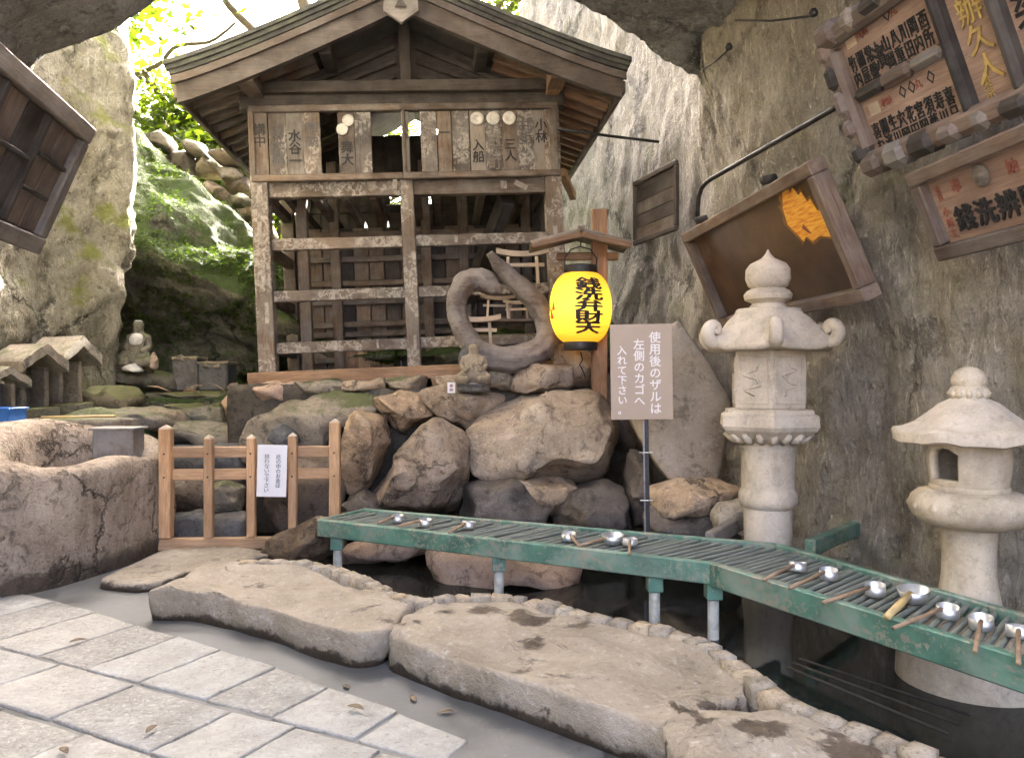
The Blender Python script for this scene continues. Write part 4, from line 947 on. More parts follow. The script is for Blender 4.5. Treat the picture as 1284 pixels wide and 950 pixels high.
# ladles
def cup_mesh(r, h, flare=1.0):
    V, Fc = lathe_data([(r * .92, 0), (r, .008), (r * flare, h), (r * flare * .97, h), (r * .95, .012), (r * .3, .010)], 24); return mk('cup', V, Fc)
cm = cup_mesh(.052, .055); cm2 = cup_mesh(.055, .065, 1.45)
LD = [(499, 647, 474, 656, 'cup'), (533, 652, 500, 660, 'cup'), (587, 655, 563, 666, 'cup'), (713, 670, 727, 683, 'cup'), (768, 674, 725, 682, 'bowl'), (790, 677, 789, 692, 'cup'), (1000, 709, 957, 724, 'cup'), (1039, 718, 990, 734, 'cup'), (1098, 738, 1032, 752, 'cup'), (1145, 746, 1100, 778, 'bowl2'), (1188, 766, 1118, 784, 'cup'), (1231, 780, 1222, 815, 'cup'), (1277, 792, 1277, 832, 'cup')]
LBL = ['steel ladle nearest the gate end of the trough', 'steel ladle second along from the gate end of the trough', 'steel ladle third along from the gate end of the trough', 'steel ladle touching the wide white bowl ladle on the trough', 'wide pale bowl ladle with flat brown handle on trough', 'steel ladle with handle hanging over the rail below the brown sign', 'steel ladle just past the bend of the green trough', 'steel ladle second past the bend of the green trough', 'steel ladle third past the bend, before the flared bowl', 'flared steel bowl ladle with thick bamboo handle on the trough', 'steel ladle with long brown handle beyond the bamboo-handled bowl', 'steel ladle with handle hanging over rail before the short lantern', 'steel ladle at the very end of trough cut by frame']
for (cx, cy_, hx, hy, kd), lb in zip(LD, LBL):
    c = G(cx, cy_ + 7, TZ - .01); hpt = G(hx, hy, TZ + .015); e = empty('ladle', c, lb, 'ladle', 'ladles laid on the trough')
    big = kd != 'cup'; k = link('cup', cm2 if big else cm, 'steel', e, (0, 0, .0))
    k.rotation_euler = (R(rn.uniform(-8, 8)), R(rn.uniform(-8, 8)), 0)
    d = (hpt - c); d.z = 0; L = max(.2, min(.42, d.length)); d.normalize(); r0 = .05
    a = d * r0 + Vector((0, 0, .045)); b_ = d * L + Vector((0, 0, .012 if L > .26 else .03)); rad = .019 if kd == 'bowl2' else .0105
    tube('handle', [a, a.lerp(b_, .5), b_], rad, 'bamboo' if kd == 'bowl2' else 'handle', e, 10)

# ------------------------------------------------------------------ brown sign
DS_ = 6.55; sg = empty('brown_sign', P(812, 672, DS_), 'brown notice board with white Japanese lettering on thin dark post', 'sign', rot=(0, R(-.8), R(-3)))
def sx(px): return (px - 812) / F * DS_
def sz(py): return (672 - py) / F * DS_
box('post', (0, .02, sz(620)), (.045, .03, sz(530) + .25), 'iron', sg, .003).location.z = sz(600)
box('post_edge', (-.02, .0, sz(600)), (.012, .012, sz(530) + .2), 'zinc', sg, .001)
o = box('panel', (sx(807), -.01, sz(466)), (77 / F * DS_, .022, 119 / F * DS_), 'sign', sg, .002)
for s_, px, py, hh in (('使用後のザルは', 824, 467, 102), ('左側のカゴへ', 804, 466, 82), ('入れて下さい。', 783, 476, 86)):
    sz_ = hh / F * DS_ / len(s_) * .93; t = link('lettering', vtext(s_, sz_, bold=.02, line=1.0), 'sign_txt', o)
    ys = [v.co.y for v in t.data.vertices]; k = (hh / F * DS_) / (max(ys) - min(ys)); t.matrix_basis = Matrix.Translation((sx(px) - sx(807), -.0128, sz(py) - sz(466))) @ XF @ Matrix.Diagonal((k, k, 1, 1))
for py in (567, 627): tube('tie_wire', [(-.06, -.005, sz(py)), (.05, -.01, sz(py))], .004, 'paper', sg, 6)

# leaning flat stone
V = []; poly = [(778, 500), (795, 470), (848, 400), (872, 432), (918, 502), (900, 604), (868, 608), (836, 600), (800, 548)]
W = [P(x, y, 7.25 + (600 - y) / 200 * .45) for x, y in poly]; c = sum(W, Vector()) / len(W)
n_ = len(W); q = [p - c for p in W]
q2 = smooth_loop(resample(q, .07), 1); n_ = len(q2); nrm = Vector((-.12, -.9, .35)).normalized()
V = [p * 1.0 - nrm * .12 + Vector((noise.noise(p * 4), 0, noise.noise(p * 4 + Vector((4, 0, 0))))) * .03 for p in q2] + [p + Vector((noise.noise(p * 5), 0, noise.noise(p * 5 + Vector((4, 0, 0))))) * .02 for p in q2] + [p * .97 + nrm * .02 for p in q2]
for s_ in (.75, .5, .25): V += [p * s_ + nrm * (.03 + noise.noise(p * s_ * 2.5) * .02) for p in q2]
Fc = []
for i in range(5):
    for k in range(n_): Fc.append((i * n_ + k, i * n_ + (k + 1) % n_, (i + 1) * n_ + (k + 1) % n_, (i + 1) * n_ + k))
Fc.append(tuple(5 * n_ + k for k in range(n_))); Fc.append(tuple(range(n_))[::-1])
tag(link('leaning_stone', mk('leaning_stone', V, Fc), 'stele', None, c), 'large smooth flat stone leaning on the wall behind the brown sign', 'stone')

# ------------------------------------------------------------------ stone lanterns
DT = 6.0; k6 = DT / F
tl = empty('stone_lantern', (P(963, 475, DT).x, DT, -.2), 'tall pale carved stone lantern with curled hexagonal roof', 'stone lantern')
def lz(py): return P(0, py, DT).z + .2
def prof_px(l, k, zf): return [(r_ * k, zf(y)) for r_, y in l][::-1] if l[0][1] < l[-1][1] else [(r_ * k, zf(y)) for r_, y in l]
lathe('shaft', prof_px([(30, 551), (33, 556), (35, 560), (33, 566), (32, 610), (33, 613), (35.5, 617), (36, 626), (34, 632), (29.5, 636), (29, 700), (31, 735), (44, 760), (52, 790), (54, 810)], k6, lz), 'granite', tl, 40)
lathe('platform', prof_px([(40, 511), (58, 513), (58, 517), (64, 520), (65, 533), (62, 538), (50, 547), (40, 553)], k6, lz), 'granite', tl, 6, ph=R(18), smooth=False)
for k in range(18):   # lotus petals under the platform
    a = 2 * math.pi * k / 18; tube('petal', [(math.cos(a) * 36 * k6, math.sin(a) * 36 * k6, lz(553)), (math.cos(a) * 45 * k6, math.sin(a) * 45 * k6, lz(549)), (math.cos(a) * 53 * k6, math.sin(a) * 53 * k6, lz(543))], [.02, .03, .018], 'granite', tl, 8)
fb = lathe('fire_box', prof_px([(45, 440), (47, 441), (47, 510), (45, 512)], k6, lz), 'granite', tl, 6, ph=R(18), smooth=False)
for k in range(6):   # panels with raised carving on each side
    a = R(18) + R(60) * k + R(30); ap = 47 * k6 * math.cos(R(30)); side = 47 * k6
    mt = Matrix.Translation((math.cos(a) * ap, math.sin(a) * ap, lz(476))) @ Matrix.Rotation(a + R(90), 4, 'Z')
    for (bx_, bz_, sx_, sz_) in ((0, .175, side * .8, .014), (0, -.175, side * .8, .014), (-side * .4, 0, .014, .35), (side * .4, 0, .014, .35)):
        f_ = box('panel_border', (0, 0, 0), (sx_, .012, sz_), 'granite', tl, .003); f_.matrix_basis = mt @ Matrix.Translation((bx_, -.004, bz_))
    sp = [Vector((.055 * math.sin(j * .42 + k) + .02 * math.sin(j * .9), -.003, -.12 + j * .0083)) for j in range(30)]
    c_ = tube('relief', sp, [.009 + .004 * math.sin(j * .8) for j in range(30)], 'granite', tl, 6); c_.matrix_basis = mt
# roof with six scrolls
V = []; Fc = []; K = 72
rl = [(40, 388), (43, 394), (52, 402), (60, 412), (67, 422), (76, 430), (79, 434), (78, 440), (70, 441), (45, 440)]
for r_, y in rl:
    for j in range(K):
        th = 2 * math.pi * j / K; cth = math.cos(6 * (th - R(18))); cor = max(0, cth) ** 2
        rr_ = r_ * (1 - .075 * (1 - cth) / 2 * (r_ / 79) * 1.2); dz = (cor * 7 * max(0, (r_ - 55) / 24)) if y < 440 else cor * 5 * max(0, (r_ - 55) / 24)
        ridge = .012 * cor * (1 if 45 < r_ < 78 and y < 435 else 0)
        V.append((rr_ * k6 * math.cos(th), rr_ * k6 * math.sin(th), lz(y - dz) + ridge))
for i in range(len(rl) - 1):
    for j in range(K): Fc.append((i * K + j, (i + 1) * K + j, (i + 1) * K + (j + 1) % K, i * K + (j + 1) % K))
Fc.append(tuple(range(K))); Fc.append(tuple((len(rl) - 1) * K + j for j in range(K))[::-1])
ro = link('roof', mk('roof', V, Fc), 'granite', tl)
for k in range(6):
    a = R(18) + R(60) * k; ca, sa = math.cos(a), math.sin(a); sp = []; rad = []
    for r_, y in ((62, 419), (70, 428), (78, 432), (84, 429), (87, 420), (84, 411), (77, 409), (74, 414), (77, 420)): sp.append((ca * r_ * k6, sa * r_ * k6, lz(y))); rad.append(.045 if len(sp) < 5 else .045 - .004 * (len(sp) - 4))
    sp2 = smooth_loop(resample([Vector(p) for p in sp], .012, False), 4, False); tube('roof_scroll', sp2, [.040 + .012 * math.sin(i / len(sp2) * 3.1) for i in range(len(sp2))], 'granite', ro, 10)
lathe('finial', prof_px([(1, 313), (3, 318), (8, 324), (22, 331), (27, 338), (27.5, 350), (24, 359), (20, 362), (26, 365), (29.5, 370), (28, 376), (21, 379), (19, 381), (22, 384), (23, 389)], k6, lz), 'granite', tl, 40)

DR = 4.25; k4 = DR / F
sl = empty('stone_lantern', (P(1215, 475, DR).x, DR, -.45), 'short yellowish stone lantern with broad smooth hat by the trough', 'stone lantern')
def rz_(py): return P(0, py, DR).z + .45
lathe('base', prof_px([(33, 748), (36, 756), (58, 770), (74, 790), (82, 815), (84, 860), (84, 925)], k4, rz_), 'granite_y', sl, 40)
lathe('shaft', prof_px([(34, 656), (32, 664), (30, 690), (31, 720), (35, 750)], k4, rz_), 'granite_y', sl, 40)
lathe('ring', prof_px([(44, 613), (58, 616), (66, 623), (69, 634), (66, 645), (58, 653), (44, 659)], k4, rz_), 'granite_y', sl, 48)
for k in range(14):
    a = 2 * math.pi * k / 14; tube('petal', [(math.cos(a) * 56 * k4, math.sin(a) * 56 * k4, rz_(618)), (math.cos(a) * 64 * k4, math.sin(a) * 64 * k4, rz_(633)), (math.cos(a) * 55 * k4, math.sin(a) * 55 * k4, rz_(650))], [.02, .033, .02], 'granite_y', sl, 8)
lathe('neck', prof_px([(42, 606), (45, 608), (45, 614), (42, 616)], k4, rz_), 'granite_y', sl, 40)
V = []; Fc = []; K = 120; Hn = 36   # fire box with arched windows
for i in range(Hn + 1):
    y = 553 + (608 - 553) * i / Hn; r_ = 46 + 2.5 * math.sin(i / Hn * math.pi) - 3 * (i / Hn)
    for j in range(K): th = 2 * math.pi * j / K; V.append((r_ * k4 * math.cos(th), r_ * k4 * math.sin(th), rz_(y)))
for i in range(Hn):
    for j in range(K):
        th = 2 * math.pi * (j + .5) / K; hole = False
        for wa in (R(200), R(20)):
            da = abs((th - wa + math.pi) % (2 * math.pi) - math.pi); hh = (i + .5) / Hn; wlim = .46 if hh > .38 else .46 * math.sqrt(max(0, 1 - ((.38 - hh) / .26) ** 2))
            if da < wlim and .12 < hh < .86: hole = True
        if not hole: Fc.append((i * K + j, (i + 1) * K + j, (i + 1) * K + (j + 1) % K, i * K + (j + 1) % K))
o = link('fire_box', mk('fire_box', V, Fc), 'granite_y', sl); m_ = o.modifiers.new('thick', 'SOLIDIFY'); m_.thickness = .045; m_.offset = -1
V = []; Fc = []; K = 72   # hat
hl = [(20, 498), (24, 501), (34, 506), (46, 516), (62, 530), (76, 537), (86, 540), (88, 543), (87, 554), (80, 556), (40, 556)]
for r_, y in hl:
    for j in range(K):
        th = 2 * math.pi * j / K; c6 = math.cos(6 * (th - R(40))); rr_ = r_ * (1 - .06 * (1 - c6) / 2); up_ = 4 * max(0, c6) * max(0, (r_ - 50) / 38)
        V.append((rr_ * k4 * math.cos(th), rr_ * k4 * math.sin(th), rz_(y - up_) + noise.noise(Vector((rr_ * .06, th * 3, y * .1))) * .006))
for i in range(len(hl) - 1):
    for j in range(K): Fc.append((i * K + j, (i + 1) * K + j, (i + 1) * K + (j + 1) % K, i * K + (j + 1) % K))
Fc.append(tuple(range(K))); Fc.append(tuple((len(hl) - 1) * K + j for j in range(K))[::-1])
o = link('hat', mk('hat', V, Fc), 'granite', sl); o.data.set_sharp_from_angle(angle=R(40))
lathe('finial', prof_px([(1, 459), (9, 461), (16, 466), (20, 474), (20, 480), (18, 484), (20, 488), (20.5, 496), (17, 501)], k4, rz_), 'granite_y', sl, 36)
for k in range(12):
    a = 2 * math.pi * k / 12; tube('finial_petal', [(math.cos(a) * 19 * k4, math.sin(a) * 19 * k4, rz_(499)), (math.cos(a) * 20.5 * k4, math.sin(a) * 20.5 * k4, rz_(493)), (math.cos(a) * 18 * k4, math.sin(a) * 18 * k4, rz_(486))], [.012, .018, .008], 'granite_y', sl, 6)
# ------------------------------------------------------------------ boards on the cave walls
def mkboard(name, tl, tr_, br, bl, label, cat, fw, ft, fmat, pmat, bevel=.01):
    m, wd, ht = board_frame(tl, tr_, br, bl); e = empty(name, (0, 0, 0), label, cat); e.matrix_world = m
    box('panel', (0, 0, -.01), (wd - fw, ht - fw, .03), pmat, e, .004)
    box('frame_bar', (0, ht / 2 - fw / 2, .02), (wd, fw, ft), fmat, e, bevel); box('frame_bar', (0, -ht / 2 + fw / 2, .02), (wd, fw, ft), fmat, e, bevel)
    for s_ in (-1, 1):
        o = box('frame_bar', (s_ * (wd / 2 - fw / 2), 0, .02), (ht - 2 * fw - .004, fw, ft - .006), fmat, e, bevel); o.rotation_euler = (0, 0, R(90))
    return e, wd, ht
# large dark lacquered board
e, wd, ht = mkboard('votive_board', Vector((1.85, 8.0, 3.06)), Vector((2.06, 5.2, 3.07)), Vector((2.55, 5.42, 2.11)), Vector((2.2, 8.0, 2.11)), 'large dark framed board with a golden orange patch on the rock wall', 'votive board', .10, .14, 'w_frame', 'lacquer')
rn = random.Random(2); pts = []
fx, fy = wd * .36, ht * .13
for x, y in ((-.36, .02), (-.33, .14), (-.24, .24), (-.16, .27), (-.12, .21), (-.07, .24), (-.03, .17), (.02, .19), (.05, .11), (.10, .12), (.13, .03), (.19, .02), (.22, -.06), (.29, -.10), (.34, -.19), (.16, -.16), (.02, -.13), (-.1, -.15), (-.16, -.1), (-.23, -.13), (-.28, -.06)): pts.append((fx + x * .95, fy + y * 1.1 + .02))
poly_plate('golden_patch', pts[::-1], .004, 'patch', e, z=.0095)  # flat golden orange shape laid on the board face
pq = []
for i, (x, y) in enumerate(resample([Vector((a, b2, 0)) for a, b2 in pts], .03)[0:] and [(v.x, v.y) for v in resample([Vector((a, b2, 0)) for a, b2 in pts], .03)]): pq.append((fx + (x - fx) * (1.16 + .16 * noise.noise(Vector((i * .9, 0, 0)))), fy + (y - fy) * (1.16 + .16 * noise.noise(Vector((0, i * .9, 0))))))
poly_plate('orange_fringe', pq[::-1], .003, 'fringe', e, z=.0058)  # larger, darker orange plate underneath softens the edge
poly_plate('red_spot', [(fx - .22, fy - .02), (fx - .12, fy - .1), (fx - .04, fy - .13), (fx - .14, fy - .0)][::-1] if False else [(fx - .16, fy - .02), (fx - .10, fy - .07), (fx - .06, fy - .09), (fx - .12, fy + .0)], .003, 'ink_red', e, z=.0138)
t = link('lettering', text_mesh('山', .16, bold=.01), 'w_frame', e, (-wd * .39, ht * .24, .0065))
for s_ in (-.33, .23): 
    tube('hanging_peg', [(wd * s_, ht / 2 + .03, -.05), (wd * s_, ht / 2 + .05, .06)], .035, 'w_dark', e, 10)
# donor board with carved cloud frame
tl_, tr_, br_, bl_ = Vector((1.93, 4.9, 3.72)), Vector((2.26, 3.35, 3.72)), Vector((2.60, 3.35, 2.86)), Vector((2.31, 4.9, 2.86))
e, wd, ht = mkboard('donor_board', tl_, tr_, br_, bl_, 'carved wooden donor board with log frame and black name columns under overhang', 'donor board', .13, .13, 'w_frame', 'w_board', .03)
rn = random.Random(5)
for i in range(7):   # knobbly carved clouds along the frame
    for sy in (-1, 1):
        o = box('frame_knob', (-wd / 2 + .12 + i * (wd - .2) / 6.5, sy * (ht / 2 - .05), .03), (.17 + rn.uniform(-.03, .05), .13 + rn.uniform(-.02, .03), .17), ['w_frame', 'w_grey', 'w_dark'][i % 3], e, .045)
for i in range(5): box('frame_knob', (-wd / 2 + .05, -ht / 2 + .14 + i * .165, .03), (.12, .15 + rn.uniform(-.02, .03), .16), ['w_dark', 'w_frame', 'w_frame'][i % 3], e, .04)
x0 = -wd / 2 + .13; x1 = x0 + .72
for i in range(3): box('divider', (x0 + .12 + i * .24, .0, .02), (.245, .075 + .02 * (i % 2), .08), ['w_dark', 'w_frame', 'w_grey'][i], e, .03)
for xx in (x1 + .05, x1 + .37): 
    o = box('divider', (xx, 0, .025), (ht - .2, .07, .10), 'w_dark', e, .025); o.rotation_euler = (0, 0, R(90))
cols_up = ['竹内', '關屋', '常盤', '濱', '山岡', '八重', '川田', '岡内', '西所']; cols_dn = ['喜む', '關濱', '生川', '穴岡', '花田', '宮岡', '須藤', '寿川', '喜日']
items = []; marks = []
for row, cols in ((1, cols_up), (-1, cols_dn)):
    yc = row * (ht / 4 - .02) - .06
    for i, s_ in enumerate(cols):
        items.append((vtext(s_, .072 if len(s_) > 1 else .10, bold=.02, line=.95, extrude=.002), T(x0 + .05 + i * .074, yc - .01, .01, 1) @ Matrix.Diagonal((.95, 1.45, 1, 1))))
    for i in range(9):
        cxm = x0 + .08 + i * .074
        items.append((vtext('小林三文', .02, line=.9), T(cxm - .035, yc + .05, .009)))
    for i in ((4, 5, 7) if row < 0 else (2, 5)):
        n4 = 4; r0, r1 = (.040, .024); cxm = x0 + .05 + i * .074; cym = yc + .175
        for k in range(4):
            a0, a1 = R(90) * k, R(90) * (k + 1); q = [(cxm + r0 * .75 * math.cos(a0), cym + r0 * math.sin(a0)), (cxm + r0 * .75 * math.cos(a1), cym + r0 * math.sin(a1)), (cxm + r1 * .75 * math.cos(a1), cym + r1 * math.sin(a1)), (cxm + r1 * .75 * math.cos(a0), cym + r1 * math.sin(a0))]
            items.append((mk('q', [(x, y, 0) for x, y in q], [(0, 1, 2, 3)], False), T(0, 0, .0095)))
    box('seal_patch', (x0 + .09, yc + .165, .006), (.09, .07, .003), 'w_white', e, 0)
    marks.append((text_mesh('奉納', .05, bold=.01), T(x0 + .2, yc + .17, .0095)))
    marks.append((text_mesh('丸', .06, bold=.01), T(x0 + .47, yc + .175, .0095)))
link('lettering', merge('lettering', items), 'ink', e)
for me_, mt_ in marks: link('lettering', me_, 'ink_red', e, mt_.translation)
link('lettering', vtext('永辦久人', .16, bold=.01, line=.95, extrude=.004), 'gold', e, (x1 + .21, .04, .012)); link('lettering', vtext('東京', .06, line=.9), 'gold', e, (x1 + .17, -.28, .012))
link('lettering', merge('lettering', [(vtext('染谷', .2, bold=.02, line=.92), T(x1 + .52, -.1, .009)), (vtext('綿貫', .2, bold=.02, line=.92), T(x1 + .70, -.1, .009))]), 'ink', e)
link('lettering', text_mesh('丸 正', .11, bold=.01), 'ink_red', e, (x1 + .6, .22, .009))
# lower plaque
tl_, tr_, br_, bl_ = Vector((2.376, 4.6, 2.78)), Vector((2.50, 3.35, 2.78)), Vector((2.70, 3.40, 2.27)), Vector((2.60, 4.6, 2.27))
e, wd, ht = mkboard('name_board', tl_, tr_, br_, bl_, 'plain framed brown board with one row of large black characters', 'name board', .085, .10, 'w_frame', 'w_board')
xl = -wd / 2 + .1
link('lettering', merge('lettering', [(text_mesh(ch, .155, bold=.03, extrude=.004), T(xl + .18 + i * .165, -.075, .012)) for i, ch in enumerate('錢洗辨財天')]), 'ink', e)
for me_, mt_ in [(text_mesh('奉', .085, bold=.015), T(xl + .2, .11, .009)), (text_mesh('納', .085, bold=.015), T(xl + .62, .105, .009)), (vtext('東京', .05, bold=.01, line=.9), T(xl + .05, .1, .009)), (vtext('小岡文', .06, bold=.01, line=1.1), T(xl + .05, -.08, .009))]: link('lettering', me_, 'ink_red', e, mt_.translation)
V, Fc = lathe_data([(.0, 0), (.055, 0), (.062, .008), (.055, .014), (.035, .010), (.03, .015), (0, .015)], 20); link('crest', mk('crest', V, Fc), 'w_grey', e, (xl + .41, .115, .008))
# left hanging board seen with its battens
e, wd, ht = mkboard('hanging_board', Vector((-2.66, 3.5, 3.36)), Vector((-3.03, 5.5, 3.36)), Vector((-3.41, 5.5, 2.45)), Vector((-3.04, 3.5, 2.45)), 'weathered brown plank board with battens hanging on the mossy cliff', 'votive board', .12, .10, 'w_grey', 'w_old')
e.children[0]  # panel
for k in range(7): box('plank', (-wd / 2 + .25 + k * .26, 0, .012), (ht - .26, .24, .012), ['w_frame', 'w_mid', 'w_frame'][k % 3], e, .004).rotation_euler = (0, 0, R(90))
for x, y in ((wd / 2 - .4, -.12), (wd / 2 - .34, .12), (wd / 2 - .85, .05)): box('batten', (x, y, .035), (.42, .03, .035), 'w_dark', e, .006)
for x in (wd / 2 - .62, wd / 2 - 1.2): box('stile', (x, 0, .03), (ht - .26, .05, .05), 'w_dark', e, .006).rotation_euler = (0, 0, R(90))
# small dark board far along the right wall
e, wd, ht = mkboard('wall_board_panel', P(797, 226, 9.6), P(851, 203, 8.6), P(851, 286, 8.6), P(797, 311, 9.6), 'small dark plank board on the rock wall behind the lantern roof', 'board', .06, .05, 'w_mid', 'w_mid')
for k in range(4): box('plank', (0, -ht / 2 + .12 + k * (ht - .16) / 4, .008), (wd - .12, (ht - .2) / 4, .02), 'w_mid' if k % 2 else 'w_old', e, .004)
# conduit and ring bolts
cp = [P(877, 280, 7.9), P(877, 244, 7.8), P(880, 234, 7.75), P(890, 227, 7.65), P(960, 187, 6.6), P(1060, 130, 5.45)]
tag(tube('cable_conduit', [p + Vector((-.02, 0, 0)) for p in smooth_loop(resample(cp, .1, False), 2, False)], .022, 'iron', None, 8), 'black cable conduit running along the rock wall above the lacquered board', 'conduit')
for a_, b_, lb in ((P(922, 26, 6.4), P(1020, 20, 5.7), 'thin wire stretched to a ring bolt in the overhang above donor board'), (P(880, 88, 7.4), P(914, 62, 6.9), 'short wire fixed to the overhang above the conduit')):
    w_ = empty('wire', a_, lb, 'wire'); tube('strand', [(0, 0, 0), (b_ - a_) * .5 + Vector((0, 0, -.02)), b_ - a_], .008, 'iron', w_, 6); lathe('ring_bolt', [(.03, 0), (.035, .02), (.02, .05)], 'iron', w_, 10, loc=b_ - a_)

# ------------------------------------------------------------------ little stone shrines, blue basket, statues
def hokora(px, py, d, wpx, hpx, label, rz):
    k = d / F; wd, ht = wpx * k, hpx * k; e = empty('stone_house_shrine', P(px, py, d), label, 'stone shrine', 'miniature stone shrines by the cliff', rot=(0, 0, rz + R(52)))
    box('plinth', (0, 0, .04), (wd * 1.05, wd * .9, .10), 'stone_moss', e, .015, jit=.008); bh = ht * .60
    for sx_ in (-1, 1): box('side_wall', (sx_ * wd * .3, .02, .09 + bh / 2), (wd * .14, wd * .6, bh), 'stone_grey', e, .012, jit=.006)
    box('back_wall', (0, wd * .28, .09 + bh / 2), (wd * .5, wd * .1, bh), 'dark_stone', e, .01)
    V = []; Fc = []
    for i in range(13):
        x = -1 + i / 6; z = .09 + bh + ht * .30 * (1 - abs(x)) ** .8 + (.03 * ht * abs(x) ** 3)
        for yy, zz in ((-.6, -.10 * ht), (-.6, .05 * ht), (.6, .05 * ht), (.6, -.10 * ht)):
            V.append(Vector((x * wd * .62, yy * wd, z + zz)) + Vector((noise.noise(Vector((x * 3, yy, px))), 0, noise.noise(Vector((x * 3 + 5, yy, px))))) * .015)
    for i in range(12):
        for q in range(4): Fc.append((i * 4 + q, i * 4 + (q + 1) % 4, i * 4 + 4 + (q + 1) % 4, i * 4 + 4 + q))
    Fc += [(3, 2, 1, 0), (48, 49, 50, 51)]; o = link('roof', mk('roof', V, Fc), 'stone_grey', e); o.data.set_sharp_from_angle(angle=R(35))
hokora(36, 522, 7.7, 52, 84, 'worn miniature stone shrine beside the blue basket', R(18)); hokora(80, 516, 8.2, 50, 88, 'worn miniature stone shrine beside the mossy stone block', R(24))
hokora(0, 530, 7.3, 40, 62, 'low broken miniature stone shrine behind the blue basket', R(10))
tag(slab('shelf_slab', [(-4.6, 6.95), (-3.75, 7.25), (-3.75, 7.9), (-4.2, 8.6), (-5, 8.4)], 1.17, .95, 'stone_grey', bev=.03, rough=.02, seed=9), 'flat stone shelf under the miniature stone shrines', 'stone slab')
tube('bamboo_rod', [(-4.3, 7.06, 1.2), (-3.75, 7.33, 1.2)], .012, 'bamboo'); tag(bpy.data.objects['bamboo_rod'], 'thin bamboo rod lying along the shelf before the stone shrines', 'rod')
bk = empty('blue_basket', P(4, 538, 6.9), 'bright blue plastic basket at the edge of the shelf', 'basket')
for (x, y, sx_, sy_) in ((0, -.12, .26, .012), (0, .12, .26, .012), (-.125, 0, .012, .23), (.125, 0, .012, .23)): box('side', (x, y, .09), (sx_, sy_, .17), 'blue', bk, .003)
box('base', (0, 0, .008), (.24, .23, .012), 'blue', bk, .002)
for (x, y, sx_, sy_) in ((0, -.13, .29, .03), (0, .13, .29, .03), (-.135, 0, .03, .23), (.135, 0, .03, .23)): box('rim', (x, y, .185), (sx_, sy_, .02), 'blue', bk, .004)
su = empty('seated_statue', P(174, 466, 9.7), 'weathered stone statue in white bib seated on mossy rock ledge', 'statue')
f_ = seated(su, 1.6, 'stone_moss'); f_.location = (0, 0, .05); su.scale = (.85, .85, 1.0)
def part_skin(name, J, E, mat, par): return skin_body(name, J, E, mat, par)
part_skin('bib', [(0, -.012, .31, .125), (0, -.012, .37, .135), (0, -.01, .43, .138), (0, 0, .49, .06)], [(0, 1), (1, 2), (2, 3)], 'chalk', su); part_skin('cap', [(0, 0, .61, .078), (0, 0, .65, .06)], [(0, 1)], 'chalk', su)
rock_ = rock('seat_rock', [(160, 470), (160, 452), (175, 446), (190, 452), (192, 470)], 9.8, .2, 'stone_moss', None, 61, s=3); rock_.parent = su; rock_.location = rock_.location - su.location
sf = empty('small_figure', P(193, 466, 9.6), 'tiny brown standing figure beside the white-bibbed statue', 'statue')
skin_body('figure', [(0, 0, .02, .06), (0, 0, .1, .055), (0, 0, .18, .05), (0, 0, .215, .022), (0, 0, .245, .03), (-.05, -.02, .15, .02), (-.02, -.05, .11, .016), (.05, -.02, .15, .02), (.02, -.05, .11, .016)], [(0, 1), (1, 2), (2, 3), (3, 4), (2, 5), (5, 6), (2, 7), (7, 8)], 'pink', sf)
lone([(146, 464), (148, 446), (160, 437), (172, 448), (172, 466)], 9.7, .15, 'stone_grey', 62, 'round grey stone leaning beside the seated statue', s=3)
lone([(150, 467), (158, 456), (170, 455), (178, 466)], 9.5, .1, 'chalk', 63, 'small pale stone at the feet of the seated statue', s=3)
for px, py, wpx, hpx, lb in ((232, 490, 31, 40, 'dark square stone trough with pebbles beneath the mossy bank'), (267, 490, 37, 34, 'dark wide stone trough beside the taller square one')):
    k = 10.0 / F; e = empty('stone_trough', P(px, py, 10.0), lb, 'stone trough'); box('block', (0, .15, hpx * k / 2), (wpx * k, .34, hpx * k), 'dark_stone', e, .02, jit=.01); box('rim', (0, .15, hpx * k + .01), (wpx * k * 1.06, .36, .04), 'stone_grey', e, .012, jit=.006)
for i, (px, py, r_) in enumerate(((226, 448, 9), (258, 456, 7), (274, 457, 8))): lone([(px - r_, py + 4), (px, py - 4), (px + r_, py + 4), (px, py + 6)], 10.0, .08, 'stone_grey', 64 + i, ['flat pebble stone on the square dark trough', 'pale round pebble on the wide trough', 'second pebble on the wide trough, flatter one'][i], s=3)
rn = random.Random(12)
for i in range(9):
    a = P(rn.uniform(200, 290), rn.uniform(486, 494), 9.5); d = Vector((rn.uniform(-.3, .3), rn.uniform(-.1, .1), rn.uniform(-.02, .1)))
    tag(tube('fallen_twig', [a, a + d * .5 + Vector((0, 0, .02)), a + d], .008, 'handle', None, 6), 'dry fallen twig lying at the top of the stone steps', 'twig', 'dry twigs on the upper ledge')
